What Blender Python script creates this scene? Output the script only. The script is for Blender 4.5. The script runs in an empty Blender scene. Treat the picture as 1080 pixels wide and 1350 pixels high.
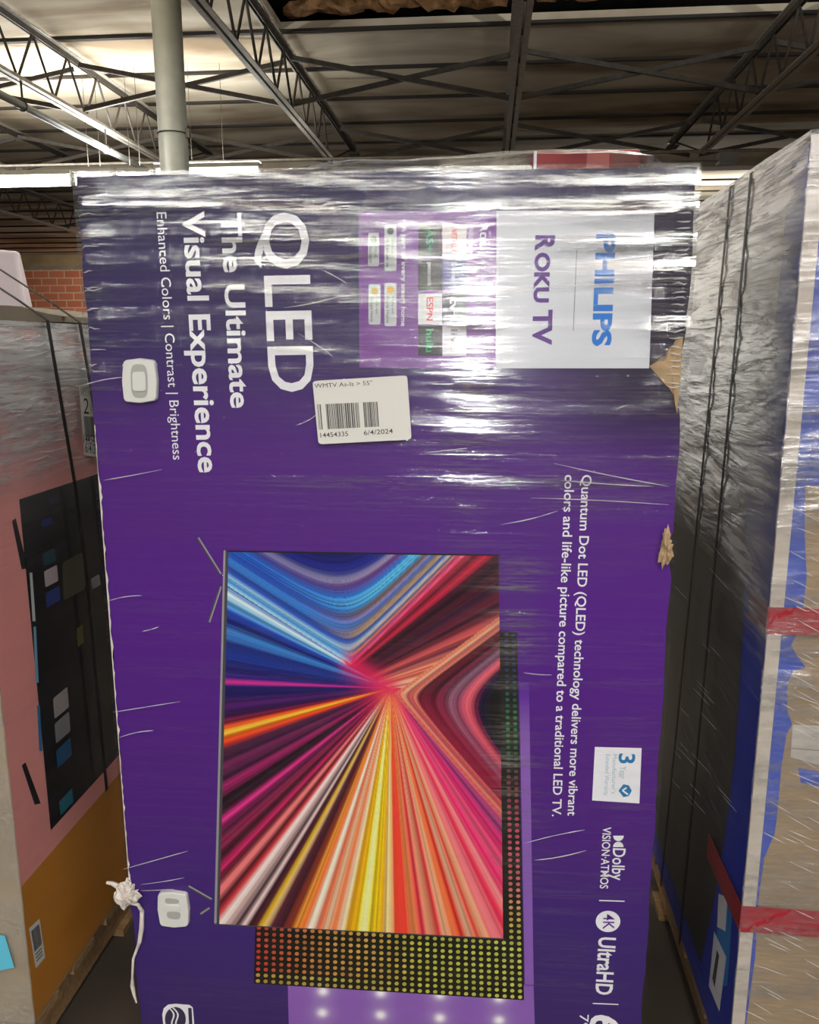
import bpy, math, random
import numpy as np
from mathutils import Vector, Matrix

C = bpy.context.scene.collection
random.seed(7)
RNG = np.random.default_rng(11)

# ------------------------------------------------------------------ camera
FPX = 1082.0
PITCH, YAW, CAM_H = math.radians(11.4), math.radians(5.4), 1.50
FW = np.array([-math.sin(YAW) * math.cos(PITCH), math.cos(YAW) * math.cos(PITCH), -math.sin(PITCH)])
RT = np.array([math.cos(YAW), math.sin(YAW), 0.0])
UP = np.cross(RT, FW)
CAM = np.array([0.0, 0.0, CAM_H])
cam_data = bpy.data.cameras.new('camera')
cam_data.sensor_width = 36.0
cam_data.lens = FPX / 1350.0 * 36.0
cam_data.clip_start = 0.02
cam_data.clip_end = 200
cam = bpy.data.objects.new('camera', cam_data)
C.objects.link(cam)
cam.location = CAM
cam.rotation_euler = (math.pi / 2 - PITCH, 0, YAW)
bpy.context.scene.camera = cam

# ------------------------------------------------------------------ world, lights, exposure
sc = bpy.context.scene
sc.view_settings.view_transform = 'Standard'
sc.view_settings.look = 'None'
sc.view_settings.gamma = 1
sc.view_settings.exposure = 0.42
sc.view_settings.use_curve_mapping = False
sc.cycles.max_bounces = 8
sc.cycles.transparent_max_bounces = 16
sc.cycles.caustics_reflective = False
sc.cycles.caustics_refractive = False
sc.cycles.sample_clamp_indirect = 4.0

world = bpy.data.worlds.new('warehouse_air')
sc.world = world
world.use_nodes = True
world.node_tree.nodes['Background'].inputs[0].default_value = (0.95, 0.97, 1.0, 1)
world.node_tree.nodes['Background'].inputs[1].default_value = 0.10


def area(name, loc, sx, sy, power, rot=(0, 0, 0), col=(1, 0.99, 0.965)):
    l = bpy.data.lights.new(name, 'AREA')
    l.shape = 'RECTANGLE'
    l.size, l.size_y, l.energy, l.color = sx, sy, power, col
    o = bpy.data.objects.new(name, l)
    o.location, o.rotation_euler = loc, rot
    C.objects.link(o)
    return o


# fluorescent strips hanging over the aisles: those behind the camera throw less light up than down
for lx, ly, pw in ((0.08, -1.6, 30), (0.08, -4.7, 60), (0.08, -7.8, 60), (-2.2, -1.6, 30), (-2.2, -4.7, 60), (-2.2, -7.8, 60), (1.9, -1.6, 56), (1.9, -4.7, 64), (1.9, -7.8, 60), (-2.7, 3.2, 32), (0.9, 3.4, 32), (2.9, 3.2, 32)):  # last three are unseen fill lamps added to brighten column and deck
    area('aisle_strip_and_fill_lamp', (lx, ly, 3.30), 0.06, 2.4, pw)
    area('aisle_strip_and_fill_lamp', (lx, ly, 3.38), 0.10, 2.4, pw * (4.2 if ly > 0 else 0.5), (math.pi, 0, 0))  # uplight of the added fill lamps is boosted to brighten the deck
area('far_strip_and_fill_lamp', (-4.3, 7.55, 3.10), 4.6, 0.14, 110, (math.pi, 0, 0))
area('far_strip_and_fill_lamp', (-4.3, 7.55, 2.90), 4.6, 0.14, 60)
area('far_strip_and_fill_lamp', (-5.0, 19.5, 3.3), 5.0, 0.14, 500, (math.radians(62), 0, 0))  # unseen fill lamp, added and tilted to brighten the back wall
area('far_strip_and_fill_lamp', (3.5, 13.5, 3.2), 5.0, 0.14, 120)  # unseen fill lamp added at the right
area('far_strip_and_fill_lamp', (3.5, 13.5, 3.25), 5.0, 0.14, 80, (math.pi, 0, 0))  # its upward half, added to brighten the right roof deck
# small lamp added beside the lens for crisp glints on the film
fl = bpy.data.lights.new('glint_lamp', 'POINT')
fl.energy = 8
fl.color = (1, 0.98, 0.96)
fl.shadow_soft_size = 0.012
flo = bpy.data.objects.new('glint_lamp', fl)
flo.location = Vector(CAM + RT * 0.02 + UP * 0.012)
C.objects.link(flo)


# ------------------------------------------------------------------ measuring helpers
def ray(px, py):
    return FW + RT * (px - 540.0) / FPX + UP * (675.0 - py) / FPX


def hit(px, py, p, n):
    d = ray(px, py)
    return CAM + d * (np.dot(np.asarray(p, float) - CAM, n) / np.dot(d, n))


# ------------------------------------------------------------------ materials
def lin(r, g, b):
    f = lambda c: (c / 255.0 / 12.92) if c / 255.0 <= 0.04045 else ((c / 255.0 + 0.055) / 1.055) ** 2.4
    return (f(r), f(g), f(b))


MATS = {}


def mat(name, rgb, rough=0.5, metal=0.0, var=0.0, scale=8.0, bump=0.0, stretch=(1, 1, 1), spec=0.5, detail=4):
    if name in MATS:
        return MATS[name]
    m = bpy.data.materials.new(name)
    m.use_nodes = True
    nt = m.node_tree
    b = nt.nodes['Principled BSDF']
    b.inputs['Roughness'].default_value = rough
    b.inputs['Metallic'].default_value = metal
    b.inputs['Specular IOR Level'].default_value = spec
    c = lin(*rgb)
    b.inputs['Base Color'].default_value = (*c, 1)
    if var > 0 or bump > 0:
        tc = nt.nodes.new('ShaderNodeTexCoord')
        mp = nt.nodes.new('ShaderNodeMapping')
        mp.inputs['Scale'].default_value = stretch
        nz = nt.nodes.new('ShaderNodeTexNoise')
        nz.inputs['Scale'].default_value = scale
        nz.inputs['Detail'].default_value = detail
        nt.links.new(tc.outputs['Object'], mp.inputs[0])
        nt.links.new(mp.outputs[0], nz.inputs['Vector'])
        if var > 0:
            r = nt.nodes.new('ShaderNodeValToRGB')
            r.color_ramp.elements[0].position = 0.3
            r.color_ramp.elements[1].position = 0.7
            r.color_ramp.elements[0].color = tuple(max(0, x * (1 - var)) for x in c) + (1,)
            r.color_ramp.elements[1].color = tuple(min(1, x * (1 + var)) for x in c) + (1,)
            nt.links.new(nz.outputs[0], r.inputs[0])
            nt.links.new(r.outputs[0], b.inputs['Base Color'])
        if bump > 0:
            bp = nt.nodes.new('ShaderNodeBump')
            bp.inputs['Strength'].default_value = bump
            bp.inputs['Distance'].default_value = 0.01
            nt.links.new(nz.outputs[0], bp.inputs['Height'])
            nt.links.new(bp.outputs[0], b.inputs['Normal'])
    MATS[name] = m
    return m


def mat_attr(name, rough=0.35, spec=0.5):
    """printed ink whose colours are stored in the mesh"""
    if name in MATS:
        return MATS[name]
    m = bpy.data.materials.new(name)
    m.use_nodes = True
    nt = m.node_tree
    b = nt.nodes['Principled BSDF']
    a = nt.nodes.new('ShaderNodeAttribute')
    a.attribute_name = 'ink'
    nt.links.new(a.outputs['Color'], b.inputs['Base Color'])
    b.inputs['Roughness'].default_value = rough
    b.inputs['Specular IOR Level'].default_value = spec
    MATS[name] = m
    return m


def emit(name, rgb, s):
    m = bpy.data.materials.new(name)
    m.use_nodes = True
    b = m.node_tree.nodes['Principled BSDF']
    b.inputs['Base Color'].default_value = (*rgb, 1)
    b.inputs['Emission Color'].default_value = (*rgb, 1)
    b.inputs['Emission Strength'].default_value = s
    return m


def film_mat(name, sc_fine=(5, 5, 170), sc_big=(1.6, 1.6, 26), haze=0.25, rough=0.13, strength=1.0, rot=(0, 0, 0), tint=(1, 1, 1), body=0.16, cut=0.42, gain=6.0, steep=0.55):
    """clear stretch film: see-through, glossy, finely creased; 'film_layers_and_glare' on the mesh sets the layers and where glare is put in"""
    m = bpy.data.materials.new(name)
    m.use_nodes = True
    nt = m.node_tree
    N, L = nt.nodes, nt.links
    for n in list(N):
        N.remove(n)
    out = N.new('ShaderNodeOutputMaterial')
    tc = N.new('ShaderNodeTexCoord')

    def noise(scale, detail, rough_=0.6, dist=0.0):
        mp = N.new('ShaderNodeMapping')
        mp.inputs['Rotation'].default_value = rot
        mp.inputs['Scale'].default_value = scale
        nz = N.new('ShaderNodeTexNoise')
        nz.inputs['Scale'].default_value = 1.0
        nz.inputs['Detail'].default_value = detail
        nz.inputs['Roughness'].default_value = rough_
        nz.inputs['Distortion'].default_value = dist
        L.new(tc.outputs['Object'], mp.inputs[0])
        L.new(mp.outputs[0], nz.inputs['Vector'])
        return nz

    def math_(op, a, b=None, clamp=False):
        n = N.new('ShaderNodeMath')
        n.operation = op
        n.use_clamp = clamp
        for i, v in enumerate((a, b)):
            if v is None:
                continue
            if isinstance(v, (int, float)):
                n.inputs[i].default_value = v
            else:
                L.new(v, n.inputs[i])
        return n.outputs[0]

    fa = noise(sc_fine, 7, 0.66, 0.4)
    fb = noise((sc_fine[0] * 9, sc_fine[1] * 9, sc_fine[2] * 1.5) if sc_fine[0] < 10 else tuple(v * 1.8 for v in sc_fine), 4, 0.6, 0.2)
    fm = N.new('ShaderNodeMix')
    fm.data_type = 'FLOAT'
    fm.inputs[0].default_value = 0.38
    L.new(fa.outputs[0], fm.inputs[2])
    L.new(fb.outputs[0], fm.inputs[3])
    fine = fm
    big = noise(sc_big, 3, 0.55, 0.8)
    att = N.new('ShaderNodeAttribute')
    att.attribute_name = 'film_layers_and_glare'
    den = att.outputs['Fac']
    h = math_('ADD', math_('MULTIPLY', fine.outputs[0], 0.5), math_('MULTIPLY', big.outputs[0], 1.4))
    bp = N.new('ShaderNodeBump')
    bp.inputs['Strength'].default_value = strength
    bp.inputs['Distance'].default_value = steep / sc_fine[2]
    L.new(h, bp.inputs['Height'])
    # how much of the film's shine shows: layer and glare map times crease pattern
    streak = math_('MULTIPLY', math_('SUBTRACT', fine.outputs[0], cut), gain, True)
    patch = math_('MULTIPLY', math_('SUBTRACT', big.outputs[0], 0.36), 3.4, True)
    k = math_('MULTIPLY', math_('MULTIPLY', streak, patch), den)
    gl = N.new('ShaderNodeBsdfAnisotropic')
    gl.inputs['Roughness'].default_value = rough
    gl.inputs['Color'].default_value = (*tint, 1)
    L.new(bp.outputs[0], gl.inputs['Normal'])
    df = N.new('ShaderNodeBsdfDiffuse')
    df.inputs['Color'].default_value = (0.78, 0.78, 0.78, 1)
    mx = N.new('ShaderNodeMixShader')
    mx.inputs[0].default_value = haze
    L.new(gl.outputs[0], mx.inputs[1])
    L.new(df.outputs[0], mx.inputs[2])
    tr = N.new('ShaderNodeBsdfTransparent')
    tr.inputs['Color'].default_value = (0.99, 0.99, 0.99, 1)
    fac = math_('ADD', math_('MULTIPLY', k, 0.85), math_('MULTIPLY', den, body), True)
    mo = N.new('ShaderNodeMixShader')
    L.new(fac, mo.inputs[0])
    L.new(tr.outputs[0], mo.inputs[1])
    L.new(mx.outputs[0], mo.inputs[2])
    L.new(mo.outputs[0], out.inputs['Surface'])
    return m


# ------------------------------------------------------------------ mesh helpers
class MB:
    def __init__(self):
        self.v, self.f, self.mi, self.mats = [], [], [], []
        self.attr = {}

    def m(self, material):
        if material not in self.mats:
            self.mats.append(material)
        return self.mats.index(material)

    def poly(self, pts, material):
        i0 = len(self.v)
        self.v.extend([tuple(p) for p in pts])
        self.f.append(tuple(range(i0, i0 + len(pts))))
        self.mi.append(self.m(material))

    def add(self, vs, fs, material):
        i0 = len(self.v)
        self.v.extend([tuple(p) for p in vs])
        k = self.m(material)
        for f in fs:
            self.f.append(tuple(i + i0 for i in f))
            self.mi.append(k)

    def box(self, a, b, material):
        x0, y0, z0 = a
        x1, y1, z1 = b
        v = [(x0, y0, z0), (x1, y0, z0), (x1, y1, z0), (x0, y1, z0), (x0, y0, z1), (x1, y0, z1), (x1, y1, z1), (x0, y1, z1)]
        self.add(v, [(3, 2, 1, 0), (4, 5, 6, 7), (0, 1, 5, 4), (1, 2, 6, 5), (2, 3, 7, 6), (3, 0, 4, 7)], material)

    def bar(self, p, q, w, h, material, up=(0, 0, 1)):
        """rectangular bar from p to q"""
        p, q = Vector(p), Vector(q)
        d = (q - p).normalized()
        u = Vector(up)
        if abs(d.dot(u)) > 0.98:
            u = Vector((1, 0, 0))
        s = d.cross(u).normalized() * w / 2
        t = s.cross(d).normalized() * h / 2
        v = [p - s - t, p + s - t, p + s + t, p - s + t, q - s - t, q + s - t, q + s + t, q - s + t]
        self.add(v, [(3, 2, 1, 0), (4, 5, 6, 7), (0, 1, 5, 4), (1, 2, 6, 5), (2, 3, 7, 6), (3, 0, 4, 7)], material)

    def tube(self, pts, r, material, n=8, caps=True):
        pts = [Vector(p) for p in pts]
        rr = r if isinstance(r, (list, tuple)) else [r] * len(pts)
        rings = []
        for i, p in enumerate(pts):
            d = (pts[min(i + 1, len(pts) - 1)] - pts[max(i - 1, 0)]).normalized()
            a = Vector((0, 0, 1)) if abs(d.z) < 0.9 else Vector((1, 0, 0))
            s = d.cross(a).normalized()
            t = s.cross(d)
            rings.append([p + (s * math.cos(2 * math.pi * k / n) + t * math.sin(2 * math.pi * k / n)) * rr[i] for k in range(n)])
        v = [x for rg in rings for x in rg]
        f = []
        for i in range(len(pts) - 1):
            for k in range(n):
                f.append((i * n + k, i * n + (k + 1) % n, (i + 1) * n + (k + 1) % n, (i + 1) * n + k))
        if caps:
            f.append(tuple(reversed(range(n))))
            f.append(tuple((len(pts) - 1) * n + k for k in range(n)))
        self.add(v, f, material)

    def ribbon(self, pts, w, side, material, th=0.0008):
        """flat band along pts, width w along 'side' (vector), thickness th"""
        pts = [Vector(p) for p in pts]
        s = Vector(side).normalized() * w / 2
        vs, fs = [], []
        for i, p in enumerate(pts):
            d = (pts[min(i + 1, len(pts) - 1)] - pts[max(i - 1, 0)]).normalized()
            t = d.cross(s).normalized() * th / 2
            vs += [p - s - t, p + s - t, p + s + t, p - s + t]
        for i in range(len(pts) - 1):
            a, b = i * 4, i * 4 + 4
            for k in range(4):
                fs.append((a + k, a + (k + 1) % 4, b + (k + 1) % 4, b + k))
        fs.append((3, 2, 1, 0))
        e = len(vs) - 4
        fs.append((e, e + 1, e + 2, e + 3))
        self.add(vs, fs, material)

    def build(self, name, parent=None, smooth=False, loc=None):
        me = bpy.data.meshes.new(name)
        me.from_pydata(self.v, [], self.f)
        for m in self.mats:
            me.materials.append(m)
        me.polygons.foreach_set('material_index', self.mi)
        if smooth:
            me.polygons.foreach_set('use_smooth', [True] * len(self.f))
        for k, vals in self.attr.items():
            if np.ndim(vals) == 1:
                at = me.attributes.new(k, 'FLOAT', 'POINT')
                at.data.foreach_set('value', np.asarray(vals, np.float32))
            else:
                at = me.attributes.new(k, 'FLOAT_COLOR', 'POINT')
                arr = np.ones((len(self.v), 4), np.float32)
                arr[:, :3] = vals
                at.data.foreach_set('color', arr.ravel())
        me.update()
        o = bpy.data.objects.new(name, me)
        C.objects.link(o)
        if parent is not None:
            o.parent = parent
        if loc is not None:
            o.location = loc
        return o


def thing(name, label, cat, loc=(0, 0, 0), rz=0.0, group=None):
    o = bpy.data.objects.new(name, None)
    o.empty_display_size = 0.1
    C.objects.link(o)
    o.location = loc
    o.rotation_euler = (0, 0, rz)
    return tag(o, label, cat, group)


def tag(o, label, cat, group=None):
    o['label'] = label
    o['category'] = cat
    if group:
        o['group'] = group
    return o


def struct(o):
    o['kind'] = 'structure'
    return o


def bevel(o, w, seg=2):
    md = o.modifiers.new('bevel', 'BEVEL')
    md.width = w
    md.segments = seg
    md.limit_method = 'ANGLE'
    return o


_glyphs = {}


def glyphs(s, bold):
    k = (s, bold)
    if k in _glyphs:
        return _glyphs[k]
    cu = bpy.data.curves.new('lettering', 'FONT')
    cu.body = s
    cu.resolution_u = 3
    cu.offset = bold
    ob = bpy.data.objects.new('lettering', cu)
    C.objects.link(ob)
    dg = bpy.context.evaluated_depsgraph_get()
    me = bpy.data.meshes.new_from_object(ob.evaluated_get(dg))
    vs = np.array([tuple(v.co) for v in me.vertices]).reshape(-1, 3)
    fs = [tuple(p.vertices) for p in me.polygons]
    bpy.data.objects.remove(ob)
    bpy.data.curves.remove(cu)
    bpy.data.meshes.remove(me)
    _glyphs[k] = (vs, fs)
    return _glyphs[k]


def cap_height(bold):
    vs, _ = glyphs('H', bold)
    return vs[:, 1].max() - max(0, vs[:, 1].min())


def write(mb, plane, s, p0, p1, cap, material, bold=0.0, lift=0.0):
    """lettering on a plane; p0, p1 = baseline ends, cap = capital height, all measured on the photograph"""
    vs, fs = glyphs(s, bold)
    if len(vs) == 0:
        return
    a, b = np.array(plane.at(*p0)), np.array(plane.at(*p1))
    e = b - a
    ln = np.linalg.norm(e)
    e = e / ln
    n = np.array([-e[1], e[0]])
    px = math.hypot(p1[0] - p0[0], p1[1] - p0[1])
    sy = cap * ln / px / cap_height(bold)
    x0, x1 = vs[:, 0].min(), vs[:, 0].max()
    sx = ln / (x1 - x0)
    pts = [plane.p3(*(a + e * (v[0] - x0) * sx + n * v[1] * sy), lift) for v in vs]
    mb.add(pts, fs, material)


def pquad(mb, plane, corners, material, lift=0.0):
    mb.poly([plane.p3(*plane.at(*c), lift) for c in corners], material)


def rounded(plane, corners, r=0.12, n=5, bulge=0.0):
    """a four-cornered outline with rounded corners, as plane coordinates"""
    P = [np.array(plane.at(*c)) for c in corners]
    out = []
    for i in range(4):
        a, b, c = P[i - 1], P[i], P[(i + 1) % 4]
        p, q = b + (a - b) * r, b + (c - b) * r
        for k in range(n + 1):
            t = k / n
            out.append(p * (1 - t) ** 2 + 2 * b * t * (1 - t) + q * t * t)
        if bulge:
            m = (b + c) / 2
            ctr = sum(P) / 4
            out.append(m + (m - ctr) * bulge)
    return out


class Plane:
    """upright face of a carton: at(px,py) gives its own two coordinates, p3 the point in the carton's space"""

    def __init__(self, p, n, to_uv, to_p3):
        self.p, self.n, self.to_uv, self.to_p3 = np.asarray(p, float), np.asarray(n, float), to_uv, to_p3

    def at(self, px, py):
        return self.to_uv(hit(px, py, self.p, self.n))

    def p3(self, u, z, lift=0.0):
        return self.to_p3(u, z, lift)


def mirrored(plane):
    return plane


# ------------------------------------------------------------------ palette
CARD = mat('brown_cardboard', (172, 146, 112), 0.85, var=0.10, scale=30, bump=0.08)
CARD_DULL = mat('dull_cardboard', (104, 96, 84), 0.9, var=0.10, scale=20, bump=0.1)
WHITE_INK = mat('white_ink', (232, 232, 238), 0.4)
GREY_INK = mat('pale_grey_ink', (196, 200, 206), 0.35)
BLACK_INK = mat('black_ink', (22, 22, 24), 0.4)
STEEL_DARK = mat('dark_steel', (82, 76, 68), 0.55, 0.3, var=0.25, scale=20)
STEEL_GREY = mat('grey_painted_steel', (172, 177, 172), 0.4, 0.1, var=0.08, scale=12)
STEEL_PALE = mat('pale_worn_steel', (182, 176, 164), 0.45, 0.3, var=0.2, scale=25)
WOOD = mat('pallet_wood', (150, 118, 80), 0.85, var=0.25, scale=6, stretch=(1, 12, 12), bump=0.2)
STRAP = mat('black_strap_plastic', (20, 20, 20), 0.45)
PAPER = mat('white_torn_paper', (214, 206, 198), 0.9, var=0.08, scale=60, bump=0.3)
STICKER = mat('sticker_paper', (216, 214, 208), 0.55)
STRAPGREY = mat('smudged_print', (120, 120, 118), 0.6)

# ================================================================== SETTING
CEIL_Z = CAM_H + 2.42
JOIST_BOTTOM = CAM_H + 1.90
JOIST_TOP = CAM_H + 2.34

fl_m = mat('concrete_floor', (66, 58, 50), 0.7, var=0.25, scale=2.0, bump=0.05)
b = MB()
b.box((-16, -12, -0.1), (14, 24.5, 0), fl_m)
struct(b.build('floor'))

# brick wall far behind
mb_brick = bpy.data.materials.new('orange_brick')
mb_brick.use_nodes = True
nt = mb_brick.node_tree
tc = nt.nodes.new('ShaderNodeTexCoord')
sx_ = nt.nodes.new('ShaderNodeSeparateXYZ')
cx_ = nt.nodes.new('ShaderNodeCombineXYZ')
br = nt.nodes.new('ShaderNodeTexBrick')
br.inputs['Scale'].default_value = 1.0
br.inputs['Brick Width'].default_value = 0.44
br.inputs['Row Height'].default_value = 0.195
br.inputs['Mortar Size'].default_value = 0.014
br.inputs['Color1'].default_value = (*lin(222, 134, 98), 1)
br.inputs['Color2'].default_value = (*lin(206, 116, 82), 1)
br.inputs['Mortar'].default_value = (*lin(228, 196, 156), 1)
nt.links.new(tc.outputs['Object'], sx_.inputs[0])
nt.links.new(sx_.outputs[0], cx_.inputs[0])
nt.links.new(sx_.outputs[2], cx_.inputs[1])
nt.links.new(cx_.outputs[0], br.inputs['Vector'])
nt.links.new(br.outputs[0], nt.nodes['Principled BSDF'].inputs['Base Color'])
nt.nodes['Principled BSDF'].inputs['Roughness'].default_value = 0.85
b = MB()
b.box((-16, 22, 0), (-8.4, 22.3, CAM_H + 2.05), mb_brick)
b.box((-8.4, 22, 0), (14, 22.3, CAM_H + 2.05), mat('grey_painted_wall', (152, 152, 149), 0.85, var=0.08, scale=1.5))
tanband = mat('tan_wall_band', (176, 150, 108), 0.9, var=0.3, scale=1.5, detail=6)
b.box((-16, 22.01, CAM_H + 2.05), (14, 22.29, CAM_H + 2.14), mat('grey_bond_beam', (150, 140, 126), 0.9, var=0.2, scale=2))
b.box((-16, 22.02, CAM_H + 2.14), (14, 22.28, CEIL_Z + 0.35), tanband)
struct(b.build('wall_back'))
side_m = mat('painted_block_wall', (150, 146, 138), 0.9, var=0.1, scale=2)
b = MB(); b.box((-16.3, -12, 0), (-16, 24.5, CEIL_Z + 0.3), side_m); struct(b.build('wall_left'))
b = MB(); b.box((14, -12, 0), (14.3, 24.5, CEIL_Z + 0.3), side_m); struct(b.build('wall_right'))

# roof deck: boards between dark tees, with one broken bay over the aisle
deck_m = bpy.data.materials.new('stained_deck_board')
deck_m.use_nodes = True
nt = deck_m.node_tree
pb = nt.nodes['Principled BSDF']
pb.inputs['Roughness'].default_value = 0.9
tc = nt.nodes.new('ShaderNodeTexCoord')


def nz(scale, st, detail=5, dist=0.5):
    mp = nt.nodes.new('ShaderNodeMapping'); mp.inputs['Scale'].default_value = st
    n = nt.nodes.new('ShaderNodeTexNoise'); n.inputs['Scale'].default_value = scale
    n.inputs['Detail'].default_value = detail; n.inputs['Distortion'].default_value = dist
    nt.links.new(tc.outputs['Object'], mp.inputs[0]); nt.links.new(mp.outputs[0], n.inputs['Vector'])
    return n


n1, n2 = nz(0.8, (0.7, 2.2, 1)), nz(0.45, (1, 1, 1), 3, 1.0)
r1 = nt.nodes.new('ShaderNodeValToRGB')
r1.color_ramp.elements[0].position = 0.34; r1.color_ramp.elements[0].color = (*lin(148, 130, 104), 1)
r1.color_ramp.elements[1].position = 0.56; r1.color_ramp.elements[1].color = (*lin(214, 204, 182), 1)
r2 = nt.nodes.new('ShaderNodeValToRGB')
r2.color_ramp.elements[0].position = 0.35; r2.color_ramp.elements[0].color = (0.62, 0.56, 0.48, 1)
r2.color_ramp.elements[1].position = 0.6; r2.color_ramp.elements[1].color = (1, 1, 1, 1)
mxn = nt.nodes.new('ShaderNodeMix'); mxn.data_type = 'RGBA'; mxn.blend_type = 'MULTIPLY'; mxn.inputs[0].default_value = 0.8
nt.links.new(n1.outputs[0], r1.inputs[0]); nt.links.new(n2.outputs[0], r2.inputs[0])
nt.links.new(r1.outputs[0], mxn.inputs[6]); nt.links.new(r2.outputs[0], mxn.inputs[7])
nt.links.new(mxn.outputs[2], pb.inputs['Base Color'])
TEE = mat('dark_deck_tee', (48, 42, 36), 0.7)
VOID = mat('dark_void_underside', (38, 32, 28), 0.95, var=0.4, scale=3)  # sheet over the broken bay: the void's shade is put into its dark colour
b = MB()
Y0, PITCHY = 0.6, 0.9
HX0, HX1, HY0, HY1 = -1.66, 3.5, 4.75, 6.9
k = 0
y = Y0 - 14 * PITCHY
while y < 24.4:
    y1 = min(y + PITCHY - 0.012, 24.45)
    z0, z1 = CEIL_Z, CEIL_Z + 0.06
    if y1 > HY0 and y < HY1 - 0.3:
        b.box((-16, y, z0), (HX0, y1, z1), deck_m)
        b.box((HX1, y, z0), (14, y1, z1), deck_m)
    else:
        b.box((-16, y, z0), (14, y1, z1), deck_m)
    if not (y > HY0 and y < HY1 - 0.3):
        b.box((-16, y - 0.03, z0 - 0.022), (14, y + 0.018, z0 - 0.001), TEE)
    else:
        b.box((-16, y - 0.03, z0 - 0.022), (HX0, y + 0.018, z0 - 0.001), TEE)
    y += PITCHY
b.box((-16, -12, CEIL_Z + 0.42), (14, 24.5, CEIL_Z + 0.48), VOID)
struct(b.build('ceiling'))

# torn insulation hanging at the lip of the broken bay
ins_m = mat('torn_insulation', (150, 112, 72), 0.95, var=0.5, scale=14, bump=0.6)
ins_p = mat('pale_torn_insulation', (190, 164, 124), 0.95, var=0.35, scale=18, bump=0.6)


def clump(name, label, x0, x1, y, z, h, material, seed):
    rg = random.Random(seed)
    b = MB()
    n = max(8, int((x1 - x0) * 16))
    rows = 5
    vs = []
    for i in range(n + 1):
        x = x0 + (x1 - x0) * i / n
        hh = h * (0.45 + 0.75 * rg.random()) * (0.35 + 0.65 * math.sin(math.pi * min(1, max(0, i / n))) ** 0.4)
        for j in range(rows):
            a = 2 * math.pi * j / rows
            vs.append((x + rg.uniform(-.02, .02), y + math.cos(a) * 0.10 + rg.uniform(-.035, .035), z + (0.5 + 0.5 * math.sin(a)) * hh + rg.uniform(-.02, .02)))
    fs = []
    for i in range(n):
        for j in range(rows):
            fs.append((i * rows + j, i * rows + (j + 1) % rows, (i + 1) * rows + (j + 1) % rows, (i + 1) * rows + j))
    fs.append(tuple(range(rows))); fs.append(tuple(n * rows + j for j in reversed(range(rows))))
    b.add(vs, fs, material)
    return tag(b.build(name), label, 'insulation', 'torn insulation at the broken ceiling')


clump('torn_insulation', 'long ragged brown insulation strip on the broken ceiling edge, left of the middle joist', -1.6, 0.08, 6.80, CEIL_Z + 0.075, 0.18, ins_m, 1)
clump('torn_insulation', 'ragged brown insulation strip along the broken ceiling bay, right of the middle joist', 0.3, 2.0, 6.72, CEIL_Z + 0.085, 0.10, ins_m, 2)
clump('torn_insulation', 'pale tan wad of torn insulation above the broken ceiling edge, nearest the left joist', -0.85, -0.52, 6.42, CEIL_Z + 0.05, 0.28, ins_p, 3)
clump('torn_insulation', 'pale tan wad of torn insulation in the broken ceiling, beside the middle joist', -0.30, 0.04, 6.42, CEIL_Z + 0.05, 0.26, ins_p, 4)

# open-web roof joists
JX = [-3.72 * 1.9, -2.78 * 1.9, -1.82 * 1.9, -0.877 * 1.9, 0.09 * 1.9, 1.10 * 1.9, 2.08 * 1.9]
JL = ['fourth open-web roof joist left of the one above the red carton, farthest left',
      'dark open-web roof joist at far left, beyond the hanging conduit',
      'pale-lit open-web roof joist at left whose lower chord runs down to the strip light',
      'dark open-web roof joist slanting down from the top just right of the grey column',
      'open-web roof joist seen almost end on, above the red carton',
      'open-web roof joist slanting down from the top right corner',
      'open-web roof joist farthest right, over the right-hand wrapped stack']


def joist(x, y0, y1, label, group):
    t = thing('roof_joist', label, 'joist', (x, y0, JOIST_BOTTOM), 0, group)
    L = y1 - y0
    hb = JOIST_TOP - JOIST_BOTTOM
    top, bot, web = MB(), MB(), MB()
    for s in (-1, 1):   # double angles
        top.box((s * 0.032 - 0.022, 0, hb - 0.008), (s * 0.032 + 0.022, L, hb), STEEL_PALE)
        top.box((s * 0.012 - 0.004, 0, hb - 0.05), (s * 0.012 + 0.004, L, hb - 0.008), STEEL_DARK)
        bot.box((s * 0.028 - 0.018, 0.4, 0), (s * 0.028 + 0.018, L - 1.5, 0.007), STEEL_PALE)
        bot.box((s * 0.012 - 0.004, 0.4, 0.007), (s * 0.012 + 0.004, L - 1.5, 0.042), STEEL_PALE)
    # bearing shoe on the girder
    top.box((-0.06, L - 0.16, hb - 0.07), (0.06, L, hb - 0.05), STEEL_DARK)
    pts = []
    n = int((L - 1.9) / 0.26)
    for i in range(n + 1):
        pts.append((0, 0.4 + i * 0.26, 0.02 if i % 2 == 0 else hb - 0.03))
    pts.append((0, L - 1.52, 0.02)); pts.append((0, L - 0.2, hb - 0.03))
    for p, q in zip(pts, pts[1:]):
        web.tube([p, q], 0.011, STEEL_DARK, 6)
    top.build('top_chord', t); bot.build('bottom_chord', t); web.build('web_rod', t)
    return t


for x, lb in zip(JX, JL):
    joist(x, 3.2, 10.55, lb, 'open-web joists under the near roof')
far_lb = ['far open-web roof joist beyond the girder, %s' % s for s in
          ('outermost at left', 'second from left, over the brick wall', 'third from left, behind the lit strip', 'behind the grey column',
           'behind the red carton', 'right of the purple carton', 'outermost at right')]
for x, lb in zip(JX, far_lb):
    joist(x, 10.85, 21.4, lb, 'open-web joists beyond the girder')

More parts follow.
